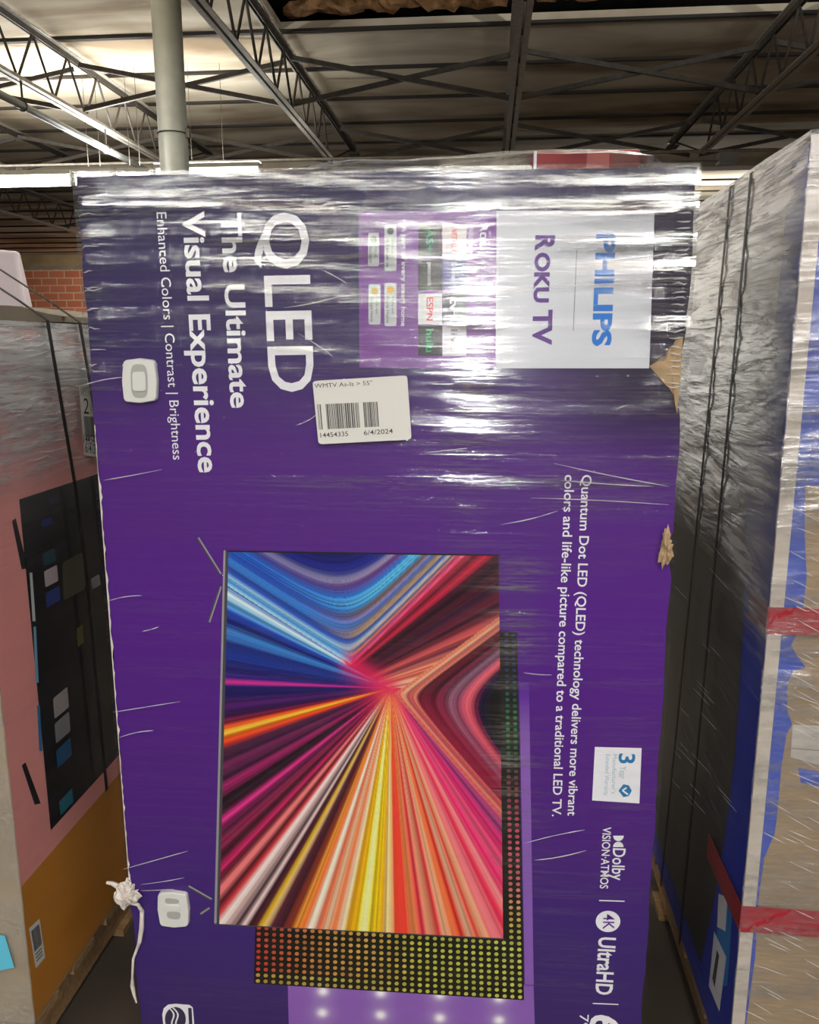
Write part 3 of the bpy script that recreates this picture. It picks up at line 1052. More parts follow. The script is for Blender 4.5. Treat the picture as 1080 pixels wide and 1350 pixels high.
    w2 = w2 * (1 - 0.45 * lowmix) + np.array(lin(190, 30, 80)) * 0.45 * lowmix * (L < 50)[..., None]
    # wedge 1 (upper left bend)
    dl = np.array([-164., -97.]); dl /= np.linalg.norm(dl)
    M = np.linalg.inv(np.stack([dl, drv], 1))
    a1 = M[0, 0] * (X - P1[0]) + M[0, 1] * (Y - P1[1])
    b1 = M[1, 0] * (X - P1[0]) + M[1, 1] * (Y - P1[1])
    in1 = (a1 > 0) & (b1 > 0)
    L = np.where(in1, 1.14 * (np.maximum(a1, 1e-3) ** -1.7 + np.maximum(b1, 1e-3) ** -1.7) ** (-1 / 1.7), 0)
    wr = [(0, (244, 110, 140)), (2, (226, 60, 110)), (5, (120, 60, 120)), (8, (210, 120, 80)), (11, (60, 90, 160)), (14, (210, 190, 160)), (17, (90, 130, 190)), (20, (40, 60, 130)), (23, (200, 170, 130)),
          (27, (130, 110, 110)), (31, (60, 110, 180)), (35, (140, 120, 160)), (39, (110, 90, 60)), (44, (70, 160, 220)), (49, (100, 190, 235)), (54, (40, 120, 200)), (58, (90, 90, 170)),
          (62, (90, 40, 110)), (67, (150, 140, 170)), (71, (50, 60, 150)), (76, (26, 34, 120)), (90, (20, 24, 96)), (100, (28, 36, 120)), (106, (120, 120, 160)), (110, (24, 24, 60)), (130, (16, 14, 30))]
    wl = [(0, (200, 220, 236)), (3, (120, 180, 220)), (7, (60, 130, 200)), (12, (150, 200, 230)), (17, (50, 90, 180)), (22, (40, 70, 160)), (30, (60, 130, 205)), (40, (40, 80, 180)), (52, (40, 100, 190)),
          (60, (60, 60, 140)), (67, (120, 120, 160)), (74, (28, 34, 120)), (96, (20, 24, 96)), (106, (110, 120, 160)), (112, (24, 24, 60)), (130, (16, 14, 30))]
    tmix = np.clip((b1 / (a1 + b1 + 1e-6) - 0.2) / 0.5, 0, 1)[..., None]
    w1 = ramp(L, wl) * (1 - tmix) + ramp(L, wr) * tmix
    w1 = w1 * (0.35 + 0.8 * noise1(L * 1.1, 4) + 0.6 * noise1(L * 3.1 + 50, 7))[..., None]

    upper = (q > -1) & (al > 0) & (~in1)
    use_band = (~in1) & (~in2) & ((ang < 0) | ((ang > 207) & (al > -5)))
    out = np.where(use_band[..., None], band, col)
    out = np.where(in2[..., None], w2, out)
    out = np.where(in1[..., None], w1, out)
    # magenta haze where the streaks meet
    t_ = np.clip(((X - 466) * 51 + (Y - 866) * 30) / (51 ** 2 + 30 ** 2), 0, 1)
    dd = np.hypot(X - 466 - 51 * t_, Y - 866 - 30 * t_)
    hz = (0.8 * np.exp(-(dd / 13.0) ** 2))[..., None]
    out = out * (1 - hz) + np.array(lin(222, 40, 100)) * hz
    return np.clip(out, 0.004, 0.85) ** 1.08


SCR = [(301.5, 727.5), (657.5, 733), (663.5, 1236.5), (289.5, 1217.5)]
b = MB()
NX, NY = 340, 480
TLc, TRc, BRc, BLc = [np.array(FRONT.at(*p)) for p in SCR]
S, T = np.meshgrid(np.linspace(0, 1, NX + 1), np.linspace(0, 1, NY + 1))
uv = (TLc * (1 - S[..., None]) + TRc * S[..., None]) * (1 - T[..., None]) + (BLc * (1 - S[..., None]) + BRc * S[..., None]) * T[..., None]
pq = [np.array(p) for p in SCR]
pxy = (pq[0] * (1 - S[..., None]) + pq[1] * S[..., None]) * (1 - T[..., None]) + (pq[3] * (1 - S[..., None]) + pq[2] * S[..., None]) * T[..., None]
ink = picture(pxy[..., 0], pxy[..., 1])
b.v = [(u, -DEP / 2 - L2, z) for u, z in uv.reshape(-1, 2)]
b.m(mat_attr('television_picture_ink', 0.3))
W = NX + 1
b.f = [(j * W + i, (j + 1) * W + i, (j + 1) * W + i + 1, j * W + i + 1) for j in range(NY) for i in range(NX)]
b.mi = [0] * len(b.f)
b.attr['ink'] = ink.reshape(-1, 3)
scr = b.build('television_picture', box)
# its silver frame and feet
b = MB()
silver = mat('silver_ink', (150, 148, 150), 0.35)
dark_s = mat('dark_silver_ink', (70, 66, 74), 0.35)
pquad(b, FRONT, [(295, 725.5), (297.6, 725.5), (285.6, 1218), (282.5, 1217)], silver, L1)
pquad(b, FRONT, [(297.6, 725.5), (301.8, 725.8), (289.8, 1218.4), (285.6, 1218)], dark_s, L1)
pquad(b, FRONT, [(298.5, 725.5), (658.5, 731), (658.5, 733.2), (298.5, 727.7)], BLACK_INK, L1)
pquad(b, FRONT, [(283, 1216.6), (665, 1236.3), (665, 1238.4), (283, 1219)], dark_s, L1)
b.build('picture_frame', scr)
for seg in (((261, 709), (291, 757)), ((291, 773), (275.5, 820)), ((248.5, 1168.5), (279, 1186)), ((276, 1196), (264, 1204))):
    b = MB()
    p, q = np.array(seg[0], float), np.array(seg[1], float)
    d = (q - p) / np.linalg.norm(q - p); nn = np.array([-d[1], d[0]])
    pquad(b, FRONT, [tuple(p + nn * 1.9), tuple(q + nn * 1.9), tuple(q), tuple(p)], dark_s, L1)
    pquad(b, FRONT, [tuple(p), tuple(q), tuple(q - nn * 1.9), tuple(p - nn * 1.9)], silver, L1)
    b.build('television_foot', scr)

# light-array print behind the picture
b = MB()
led_bg = mat('led_board_ink', (22, 22, 14), 0.45)
arr = [(345, 815), (682, 833), (691, 1318.5), (335, 1296.5)]
pquad(b, FRONT, arr, led_bg, L1 * 0.6)
ga = [np.array(p, float) for p in arr]
led_at = mat_attr('led_dot_ink', 0.4)
dots = []
cols, rows = 35, 62
for r_ in range(rows):
    for c_ in range(cols):
        s, t_ = (c_ + 0.5) / cols, (r_ + 0.5) / rows
        p = (ga[0] * (1 - s) + ga[1] * s) * (1 - t_) + (ga[3] * (1 - s) + ga[2] * s) * t_
        ytv = 1217 + (p[0] - 283) * 0.0517
        xr = 657.5 + (p[1] - 733) * 0.0119
        if p[0] < xr + 1 and p[1] < ytv + 1:
            continue
        if p[1] < ytv + 4 or p[0] > xr + 0:
            pass
        y_, x_ = p[1], p[0]
        if p[1] < ytv and p[0] > xr:
            c = ramp(np.array(y_), [(833, (50, 50, 110)), (890, (40, 44, 90)), (930, (30, 90, 70)), (965, (50, 130, 70)), (1000, (30, 84, 56)), (1030, (120, 50, 70)), (1100, (196, 70, 100)), (1170, (214, 110, 110)), (1215, (190, 170, 80)), (1250, (176, 186, 70))])
        else:
            c = ramp(np.array(x_), [(335, (190, 50, 60)), (370, (180, 80, 54)), (420, (190, 130, 60)), (500, (196, 160, 70)), (560, (176, 180, 60)), (690, (190, 196, 84))])
            if t_ > 0.97:
                c = c * 0.4 + np.array(lin(176, 180, 80)) * 0.6
        dots.append((p, c * random.uniform(0.75, 1.1)))
inks = [(0.0, 0, 0)] * len(b.v)
for p, c in dots:
    i0 = len(b.v)
    pts = [FRONT.p3(*FRONT.at(p[0] + 2.9 * math.cos(a), p[1] + 2.5 * math.sin(a)), L1) for a in np.linspace(0, -2 * math.pi, 9)[:-1]]
    b.poly(pts, led_at)
    inks += [tuple(c)] * 8
b.attr['ink'] = np.array(inks)
b.build('light_array_print', box)

# lilac back sheet with glowing points, lower right of the print
b = MB()
inks = []
lil = mat_attr('lilac_sheet_ink', 0.4)
grid = [(379.5, 1298), (703.5, 1298), (706.3, 1384), (381.5, 1378)]
ga = [np.array(p, float) for p in grid]
NX, NY = 120, 46
pts_glow = [(426, 1307), (502, 1309), (580, 1312), (658, 1316), (425, 1335), (502, 1338), (580, 1342), (658, 1345), (425, 1366), (502, 1370), (580, 1373), (658, 1376)]
vs = []
for j in range(NY + 1):
    for i in range(NX + 1):
        s, t_ = i / NX, j / NY
        p = (ga[0] * (1 - s) + ga[1] * s) * (1 - t_) + (ga[3] * (1 - s) + ga[2] * s) * t_
        vs.append(FRONT.p3(*FRONT.at(*p), L1 * 0.3))
        g = sum(math.exp(-(((p[0] - x) / 6.0) ** 2 + ((p[1] - y) / 5.0) ** 2)) + 0.2 * math.exp(-(((p[0] - x) / 14.0) ** 2 + ((p[1] - y) / 12.0) ** 2)) for x, y in pts_glow)
        c = np.array(lin(134, 92, 178)) * (1 - min(1, g)) + np.array(lin(240, 236, 246)) * min(1, g)
        inks.append(tuple(c))
W = NX + 1
b.add(vs, [(j * W + i, (j + 1) * W + i, (j + 1) * W + i + 1, j * W + i + 1) for j in range(NY) for i in range(NX)], lil)
# its upright margin, fading out upward
NYm = 24
i0 = len(b.v)
vs = []
for j in range(NYm + 1):
    t_ = j / NYm
    y_ = 900 + (1300 - 900) * t_
    xl, xr = 683.4 + (y_ - 833) * 0.0186, 697.5 + (y_ - 900) * 0.0158
    k = min(1, max(0, (y_ - 915) / 60))
    c = np.array(lin(92, 40, 150)) * (1 - k) + np.array(lin(134, 92, 178)) * k
    for x_ in (xl, xr):
        vs.append(FRONT.p3(*FRONT.at(x_, y_), L1 * 0.3)); inks.append(tuple(c))
b.add(vs, [(2 * j, 2 * j + 2, 2 * j + 3, 2 * j + 1) for j in range(NYm)], lil)
b.attr['ink'] = np.array(inks)
b.build('lilac_sheet_print', box)


# plastic carrying handles let into the card
HW_M = mat('white_handle_plastic', (216, 216, 212), 0.4)
HG_M = mat('handle_recess_shade', (168, 168, 164), 0.5)


def handle(corners, slots, bar):
    out = rounded(FRONT, corners, 0.16, 5, 0.07)
    b = MB()
    n = len(out)
    c = sum(out) / n
    rings = [(1.0, 0.0005), (0.985, 0.0075), (0.95, 0.0095), (0.62, 0.0098), (0.3, 0.0099)]
    vs = [FRONT.p3(*(c + (p - c) * k), l) for k, l in rings for p in out]
    fs = []
    for r_ in range(len(rings) - 1):
        for i in range(n):
            fs.append((r_ * n + i, (r_ + 1) * n + i, (r_ + 1) * n + (i + 1) % n, r_ * n + (i + 1) % n))
    fs.append(tuple((len(rings) - 1) * n + i for i in range(n)))
    b.add(vs, fs, HW_M)
    h = b.build('carry_handle', box)
    for s in slots:
        b = MB()
        o2 = rounded(FRONT, s, 0.35, 4)
        b.poly([FRONT.p3(*p, 0.0102) for p in o2], HG_M)  # flat grey patch on the plate: the hollow's shade is put into its colour
        b.build('recess_shade', h)
    b = MB()
    o2 = rounded(FRONT, bar, 0.2, 3)
    n = len(o2)
    b.add([FRONT.p3(*p, 0.0099) for p in o2] + [FRONT.p3(*p, 0.0125) for p in o2], [(i, n + i, n + (i + 1) % n, (i + 1) % n) for i in range(n)] + [tuple(range(n, 2 * n))], HW_M)
    b.build('grip_bar', h)


handle([(164, 474), (207, 474), (209.5, 529), (165, 530.5)], [[(175, 480), (197, 480), (198.5, 524), (176.5, 524)]], [(178, 490), (195, 490), (196, 515), (179, 515)])
handle([(209, 1174), (248.5, 1174.5), (251, 1218.5), (212.5, 1217.5)], [[(220, 1179), (238, 1181), (239, 1187), (220.5, 1187)], [(222, 1197), (241, 1197.5), (239.5, 1208), (223, 1206)]], [(219, 1188.5), (239, 1189), (239.5, 1195), (219.5, 1194.5)])

# torn and crushed places
b = MB()
rg = random.Random(3)
pts = [(856, 483), (866, 476), (872, 470), (877, 470), (881, 460), (886, 457), (890, 449), (899, 444), (898, 470), (896.5, 500), (893, 522), (892, 545), (888.5, 532), (887, 520), (880, 510), (868, 497)]
o2 = [np.array(FRONT.at(*p)) for p in pts]
n = len(o2)
lift = [0.003 + rg.uniform(0, 0.006) for _ in o2]
b.add([FRONT.p3(*p, 0.0005) for p in o2] + [FRONT.p3(*p, l) for p, l in zip(o2, lift)] + [FRONT.p3(*(sum(o2) / n), 0.010)],
      [(i, (i + 1) % n, n + (i + 1) % n, n + i) for i in range(n)] + [(n + i, n + (i + 1) % n, 2 * n) for i in range(n)], CARD)
o = b.build('torn_flap', box); o['label'] = 'bare brown torn flap'


def crumple(name, px, py, w, h, d, material, seed, off=0.0, n=22):
    """a crushed lump of paper or board on the face"""
    rg = np.random.default_rng(seed)
    u, z = FRONT.at(px, py)
    b = MB()
    m = n // 2
    ph = rg.random(12) * 6.28
    vs = []
    for j in range(m + 1):
        th = math.pi * j / m
        for i in range(n):
            a = 2 * math.pi * i / n
            r = 1 + 0.28 * math.sin(3 * a + ph[0] + 2 * th) + 0.2 * math.sin(5 * a - 4 * th + ph[1]) + 0.16 * math.sin(9 * a + 7 * th + ph[2]) + rg.uniform(-0.13, 0.13)
            vs.append((u + off + w * r * math.sin(th) * math.cos(a), -DEP / 2 - 0.004 - d * (0.4 + r * math.cos(th) * 0.8), z + h * r * math.sin(th) * math.sin(a)))
    fs = [(j * n + i, j * n + (i + 1) % n, (j + 1) * n + (i + 1) % n, (j + 1) * n + i) for j in range(m) for i in range(n)]
    b.add(vs, fs, material)
    return b.build(name, box)


crumple('crushed_edge', 877, 722, 0.009, 0.028, 0.008, CARD, 4)
o = crumple('torn_paper', 171, 1174, 0.019, 0.022, 0.018, PAPER, 9); o['label'] = 'crumpled wad of white torn paper at the left edge'
b = MB()
pl_ = [(172, 1188), (184, 1189), (188, 1200), (188, 1222), (186, 1238), (182, 1248), (177, 1262), (176.5, 1284), (175, 1298), (178, 1308), (182, 1318)]
b.tube([FRONT.p3(*FRONT.at(*p), 0.005 + 0.003 * math.sin(i * 2.1)) for i, p in enumerate(pl_)], [0.003, 0.0035, 0.0042, 0.0048, 0.0042, 0.003, 0.0026, 0.0022, 0.004, 0.003, 0.0015], PAPER, 7)
b.tube([FRONT.p3(*FRONT.at(*p), 0.008) for p in ((168, 1176), (160, 1166), (150, 1161), (143, 1160))], [0.008, 0.006, 0.004, 0.003], PAPER, 7)
b.tube([FRONT.p3(*FRONT.at(163 + 8 * math.cos(a), 1176 + 10 * math.sin(a)), 0.012) for a in np.linspace(0, 5.6, 12)], 0.0028, PAPER, 6)
o = b.build('torn_paper', box); o['label'] = 'torn paper strip dangling down the left edge'
# worn white edge where the print has rubbed off, left side
b = MB()
rg = random.Random(12)
ys = np.linspace(560, 1165, 90)
vs = []
for y_ in ys:
    z = FRONT.at(150, y_)[1]
    w_ = 0.0006 + max(0, rg.gauss(0.0008, 0.0012)) if y_ > 640 else rg.uniform(0.0, 0.0016)
    vs.append((-HW - 0.0012, -DEP / 2 - 0.0012, z)); vs.append((-HW + w_, -DEP / 2 - 0.0014 - rg.uniform(0, 0.001), z))
b.add(vs, [(2 * i, 2 * i + 2, 2 * i + 3, 2 * i + 1) for i in range(len(ys) - 1)], PAPER)
b.build('worn_edge', box)

# inventory sticker on the film
b = MB()
stk = [(413.5, 502), (537.5, 494.5), (543.3, 578.5), (421.5, 584.8)]
SL = 0.0105
o2 = rounded(FRONT, stk, 0.05, 3)
n = len(o2)
b.add([FRONT.p3(*p, SL - 0.0006) for p in o2] + [FRONT.p3(*p, SL) for p in o2], [(i, n + i, n + (i + 1) % n, (i + 1) % n) for i in range(n)] + [tuple(range(n, 2 * n))], STICKER)
st_ink = mat('thermal_print_ink', (70, 68, 66), 0.6)
write(b, FRONT, 'WMTV As-Is > 55"', (416.5, 511.2), (492, 507), 5.4, st_ink, 0.0, SL + 0.0004)
write(b, FRONT, '14454335', (424.2, 576), (460.5, 573.8), 6, st_ink, 0.004, SL + 0.0004)
write(b, FRONT, '6/4/2024', (481, 572.8), (519, 570.2), 6, st_ink, 0.004, SL + 0.0004)
sticker = b.build('inventory_sticker', box)
b = MB()
rg = random.Random(21)
bc = [np.array(p) for p in ((419.5, 532.6), (498.5, 529), (500.8, 561.5), (422.3, 565.6))]


def barcode(mb, plane, q, n, seed, lift, material, gaps=()):
    rg = random.Random(seed)
    x = 0.0
    while x < 0.995:
        w = rg.choice([0.008, 0.008, 0.012, 0.018, 0.024])
        if not any(g0 < x < g1 for g0, g1 in gaps):
            a, c = x, min(1, x + w)
            mb.poly([plane.p3(*plane.at(*(q[0] * (1 - s) + q[1] * s)), lift) if top else plane.p3(*plane.at(*(q[3] * (1 - s) + q[2] * s)), lift)
                     for s, top in ((a, True), (a, False), (c, False), (c, True))], material)
        x += w + rg.choice([0.007, 0.007, 0.010, 0.016])


barcode(b, FRONT, bc, 60, 4, SL + 0.0004, st_ink, ((0.05, 0.12), (0.69, 0.76)))
b.build('barcode', sticker)


# ---------------------------------------------------------- stretch film on the front carton
def blob(u, z, cx, cz, ru, rz_, a):
    return a * math.exp(-((u - cx) / ru) ** 2 - ((z - cz) / rz_) ** 2)


PXM = 1.36 / FPX
BL = []  # spots that put the glare into the film's layer map
for px, py, rx, ry, a in ((330, 325, 75, 42, 1.0), (430, 330, 60, 50, 0.55), (510, 340, 50, 60, 0.5), (628, 420, 34, 80, 1.0), (620, 520, 30, 160, 0.6), (840, 315, 80, 50, 1.3), (885, 400, 26, 120, 0.9),
                          (560, 640, 260, 22, 0.25), (800, 648, 110, 22, 0.75), (680, 800, 34, 70, 0.9), (668, 990, 22, 110, 0.5), (140, 470, 40, 90, 0.45), (125, 300, 26, 90, 0.6), (690, 1080, 40, 120, 0.22), (750, 1230, 60, 90, 0.15),
                          (420, 460, 120, 60, 0.35), (680, 560, 160, 50, 0.25), (840, 1000, 60, 200, 0.1)):
    u, z = FRONT.at(px, py)
    BL.append((u, z, rx * PXM, ry * PXM, a))
Z_TOPBAND = FRONT.at(540, 280)[1]

b = MB()
NU, NZ = 110, 190
den = []
vs = []
EXT = 0.006
lf = RNG.random((4,)) * 6


def ripple(u, z):
    return (0.5 * math.sin(z * 61 + 3 * math.sin(u * 4.1 + 1.3)) + 0.5 * math.sin(z * 143 + 2.2 * math.sin(u * 6.7) + u * 9))


for j in range(NZ + 1):
    z = 0.02 + (HZ + EXT - 0.02) * j / NZ
    for i in range(NU + 1):
        fr = i / NU
        u = -HW - EXT + 2 * (HW + EXT) * fr
        d = 0.07 + sum(blob(u, z, *q) for q in BL)
        top = 1 / (1 + math.exp(-(z - Z_TOPBAND) / 0.006))
        d += 0.5 * top + 0.12 * max(0.0, min(1, (z - FRONT.at(540, 520)[1]) / 0.3))
        edge = max(0, (fr - 0.965) / 0.035)
        d += 0.5 * edge * (z > FRONT.at(540, 620)[1])
        d += 0.4 * max(0, (0.03 - fr) / 0.03) * (z > FRONT.at(540, 620)[1])
        amp = 0.0009 + 0.0012 * min(1, d)
        vs.append((u, -DEP / 2 - 0.0062 - amp * ripple(u, z) + 0.003 * (edge + max(0, (0.02 - fr) / 0.02)), z))
        den.append(min(1.35, d))
W = NU + 1
FILM_F = film_mat('stretch_film_front', sc_fine=(6.0, 3, 230), sc_big=(1.6, 1.0, 46), haze=0.07, rough=0.06, cut=0.43, gain=7.0, steep=0.29, strength=0.9, body=0.05)
b.add(vs, [(j * W + i, j * W + i + 1, (j + 1) * W + i + 1, (j + 1) * W + i) for j in range(NZ) for i in range(NU)], FILM_F)
# round the top and the two sides
nf = len(b.v)


def sheet(P, Q, R, nx, ny, dval, material):
    """flat film panel spanned from P along Q-P and R-P"""
    P, Q, R = np.array(P), np.array(Q), np.array(R)
    vs = [tuple(P + (Q - P) * i / nx + (R - P) * j / ny) for j in range(ny + 1) for i in range(nx + 1)]
    w = nx + 1
    b.add(vs, [(j * w + i, j * w + i + 1, (j + 1) * w + i + 1, (j + 1) * w + i) for j in range(ny) for i in range(nx)], material)
    den.extend([dval] * len(vs))


y0, y1 = -DEP / 2 - 0.004, DEP / 2 + 0.004
sheet((-HW - EXT, y0, HZ + EXT), (HW + EXT, y0, HZ + EXT), (-HW - EXT, y1, HZ + EXT), 10, 4, 0.5, FILM_F)
sheet((-HW - EXT, y0, 0.02), (-HW - EXT, y1, 0.02), (-HW - EXT, y0, HZ + EXT), 4, 10, 0.35, FILM_F)
sheet((HW + EXT, y0, 0.02), (HW + EXT, y1, 0.02), (HW + EXT, y0, HZ + EXT), 4, 10, 0.35, FILM_F)
film_b, film_den = b, den

# raised rope-like creases in the film
CREASE = bpy.data.materials.new('film_crease')
CREASE.use_nodes = True
nt = CREASE.node_tree
pb = nt.nodes['Principled BSDF']
pb.inputs['Base Color'].default_value = (0.9, 0.9, 0.9, 1)
pb.inputs['Roughness'].default_value = 0.12
pb.inputs['Alpha'].default_value = 0.32
cr = [((112, 508), (165, 497)), ((140, 632), (216, 618)), ((146, 790), (190, 783)), ((190, 830), (212, 824)), ((152, 936), (240, 922)), ((158, 970), (205, 960)), ((165, 1142), (250, 1118)),
      ((188, 1162), (245, 1153)), ((188, 1170), (232, 1168)), ((690, 884), (727, 887)), ((660, 690), (735, 672)), ((738, 312), (905, 310)), ((790, 378), (900, 366)), ((795, 345), (880, 335)),
      ((445, 356), (520, 346)), ((420, 545), (392, 560)), ((376, 406), (446, 392)), ((425, 356), (458, 374)), ((395, 440), (440, 470)), ((690, 1108), (770, 1090)), ((704, 1130), (772, 1117)),
      ((730, 610), (880, 640)), ((700, 655), (880, 664)), ((860, 640), (740, 632)), ((560, 596), (616, 590)), ((700, 380), (860, 372))]
for p, q in cr:
    p, q = np.array(p, float), np.array(q, float)
    nn = np.array([-(q - p)[1], (q - p)[0]]) / np.linalg.norm(q - p)
    n = 7
    sag = random.uniform(-2.5, 2.5)
    pts = [FRONT.p3(*FRONT.at(*(p + (q - p) * t_ + nn * sag * math.sin(math.pi * t_))), 0.0095) for t_ in np.linspace(0, 1, n)]
    b.tube(pts, [0.0003] + [random.uniform(0.0005, 0.0012) for _ in range(n - 2)] + [0.0003], CREASE, 6)
# the bunched film down the right edge
for k in range(26):
    y_ = 285 + k * 9 + random.uniform(-3, 3)
    x_ = 912 - (y_ - 230) * 0.066
    pts = [FRONT.p3(*FRONT.at(x_ + dx, y_ + random.uniform(-2, 2)), l) for dx, l in ((-17, 0.009), (-10, 0.012), (-3, 0.011), (2, 0.006))]
    b.tube(pts, [0.0004, 0.0013, 0.0015, 0.0006], CREASE, 6)
for k in range(13):
    y_ = 245 + k * 21 + random.uniform(-10, 10)
    ex_ = random.uniform(0.4, 1.8)
    x_ = 104 + (y_ - 230) * 0.0756
    pts = [FRONT.p3(*FRONT.at(x_ + dx, y_ + random.uniform(-2, 2)), l) for dx, l in ((-2, 0.004), (3 * ex_, 0.010), (8 * ex_, 0.010), (14 * ex_, 0.008))]
    b.tube(pts, [0.0005, 0.0012, 0.0010, 0.0003], CREASE, 6)
b.attr['film_layers_and_glare'] = np.array(den + [0.0] * (len(b.v) - len(den)))
b.build('stretch_film', box, True)

# loose film and small cartons on the top
b = MB()
den = []
FILM_L = film_mat('loose_film', sc_fine=(14, 14, 30), sc_big=(5, 5, 9), haze=0.4, rough=0.2, strength=1.0, body=0.3)
prof = [(372, 226), (392, 220), (410, 214), (430, 209), (460, 206), (500, 206), (530, 206), (560, 204), (600, 200), (640, 197), (668, 193.5), (690, 193), (740, 192), (800, 192), (840, 194), (862, 199), (872, 226)]
n = len(prof)
vs = []
for k in range(7):
    t_ = k / 6
    for px, py in prof:
        u, z = FRONT.at(px, py)
        zz = HZ + 0.007 + max(0.001, (z - HZ - 0.004) * 1.18) * (math.sin(math.pi * min(1, 0.06 + t_ * 0.9)) ** 0.45)
        vs.append((u + random.uniform(-.004, .004), -DEP / 2 + 0.006 + t_ * (DEP - 0.012), zz + random.uniform(-.0015, .0015)))
        den.append(1.1)
b.add(vs, [(k * n + i, k * n + i + 1, (k + 1) * n + i + 1, (k + 1) * n + i) for k in range(6) for i in range(n - 1)], FILM_L)
b.attr['film_layers_and_glare'] = np.array(den)
b.build('loose_film', box, True)

RB = Matrix.Rotation(PHI, 4, 'Z')


def on_top(u, y, z):
    w = RB @ Vector((u, y, 0))
    return (base[0] + w.x, base[1] + w.y, ZB + z)


def small_box(name, label, cat, x0, x1, ytop, yl, d, material, lidmat=None):
    u0, u1 = FRONT.at(x0, 224)[0], FRONT.at(x1, 224)[0]
    u0, u1 = u0 * 1.04, u1 * 1.04
    h = (FRONT.at(540, ytop)[1] - HZ) * 1.12 - 0.006
    t = thing(name, label, cat, on_top((u0 + u1) / 2, yl, HZ + 0.0065), PHI)
    w = (u1 - u0) / 2
    b = MB(); b.box((-w, -d / 2, 0), (w, d / 2, h), material); bevel(b.build('carton', t), 0.003)
    return t, w, d, h


RED = mat('dark_red_card', (150, 34, 38), 0.5, var=0.1, scale=30)
t, w, d, h = small_box('red_carton', 'flat dark red carton lying on top of the purple carton under loose film', 'box', 699, 838, 195.5, 0.015, 0.10, RED)
b = MB(); b.box((-w * 0.0, -d / 2 - 0.0008, h * 0.08), (w * 0.42, -d / 2 - 0.0001, h * 0.92), mat('faded_red_card', (176, 92, 84), 0.5)); b.build('print_panel', t)
b = MB(); b.box((w * 0.45, -d / 2 - 0.0008, h * 0.08), (w * 0.98, -d / 2 - 0.0001, h * 0.92), mat('brownish_red_card', (120, 60, 54), 0.5)); b.build('print_panel', t)
b = MB(); b.box((-w - 0.0006, -d / 2 - 0.0008, h * 0.02), (-w + 0.004, -d / 2 - 0.0001, h * 0.98), WHITE_INK); b.build('edge_stripe', t)
small_box('white_carton', 'thin white carton lying on top of the purple carton, left of the red one', 'box', 574, 696, 214, 0.015, 0.12, mat('white_card', (214, 210, 200), 0.6))

# ================================================================== LEFT STACK
LX = -0.914


def yz(w):
    return (w[1], w[2])


LFACE_Y0 = float(hit(26, 1169, (LX, 0, 0), np.array([1.0, 0, 0]))[1])
LFACE_Y1 = 2.3
LZB = 0.115
LZT = float(hit(80, 434, (LX, 0, 0), np.array([1.0, 0, 0]))[2])
LW = 0.62
lroot = (LX - LW / 2, (LFACE_Y0 + LFACE_Y1) / 2, LZB)
LEFT = Plane((LX, 0, 0), (1.0, 0, 0), lambda w: (w[1] - lroot[1], w[2] - LZB), lambda u, z, l=0.0: (LW / 2 + l, u, z))
pallet(lroot[0], lroot[1], LW, LFACE_Y1 - LFACE_Y0, LZB, 0, 'wooden pallet under the pink and orange television carton at left')
lbox = thing('television_carton', 'pink and orange television carton at left with black screen print, film over its upper half', 'box', lroot)
LHY, LHZ = (LFACE_Y1 - LFACE_Y0) / 2, LZT - LZB
TAN = mat('tan_carton_end', (164, 146, 118), 0.85, var=0.12, scale=14, bump=0.1)
b = MB(); b.box((-LW / 2, -LHY, 0), (LW / 2, LHY, LHZ), TAN); bevel(b.build('carton', lbox), 0.006)
b = MB()
pink = mat('pink_ink', (238, 156, 150), 0.45, var=0.05, scale=4)
orange = mat('orange_ink', (196, 128, 40), 0.45, var=0.06, scale=5)
zpo = LEFT.at(40, 1155)[1]
yl = -LHY + 0.004
b.poly([LEFT.p3(yl, zpo, L1), LEFT.p3(LHY, zpo, L1), LEFT.p3(LHY, LHZ - 0.004, L1), LEFT.p3(yl, LHZ - 0.004, L1)], pink)
b.poly([LEFT.p3(yl, 0.01, L1), LEFT.p3(LHY, 0.01, L1), LEFT.p3(LHY, zpo, L1), LEFT.p3(yl, zpo, L1)], orange)
b.build('printed_face', lbox)
# printed black television with app tiles
b = MB()
ytv = LEFT.at(35, 655)[0]
ztop, zbot = LEFT.at(35, 655)[1], LEFT.at(57, 1105)[1]
ybot = LEFT.at(57, 1105)[0]
ytv = (ytv + ybot) / 2
b.poly([LEFT.p3(ytv, zbot, L2), LEFT.p3(LHY - 0.16, zbot, L2), LEFT.p3(LHY - 0.16, ztop, L2), LEFT.p3(ytv, ztop, L2)], mat('screen_black_ink', (16, 16, 20), 0.25))
for p, q in (((17, 685), (33, 751)), ((30, 1007), (50, 1061))):
    p, q = np.array(p, float), np.array(q, float)
    pquad(b, LEFT, [(p[0] - 2, p[1] + 2), (q[0] - 5, q[1]), (q[0] + 3, q[1] - 2), (p[0] + 3, p[1] - 2)], BLACK_INK, L2)
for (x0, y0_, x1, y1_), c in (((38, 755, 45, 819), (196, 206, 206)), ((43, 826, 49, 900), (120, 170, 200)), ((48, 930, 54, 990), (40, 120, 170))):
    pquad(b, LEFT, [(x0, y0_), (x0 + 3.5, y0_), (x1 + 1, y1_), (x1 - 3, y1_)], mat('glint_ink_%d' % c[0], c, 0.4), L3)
scrl = b.build('screen_print', lbox)
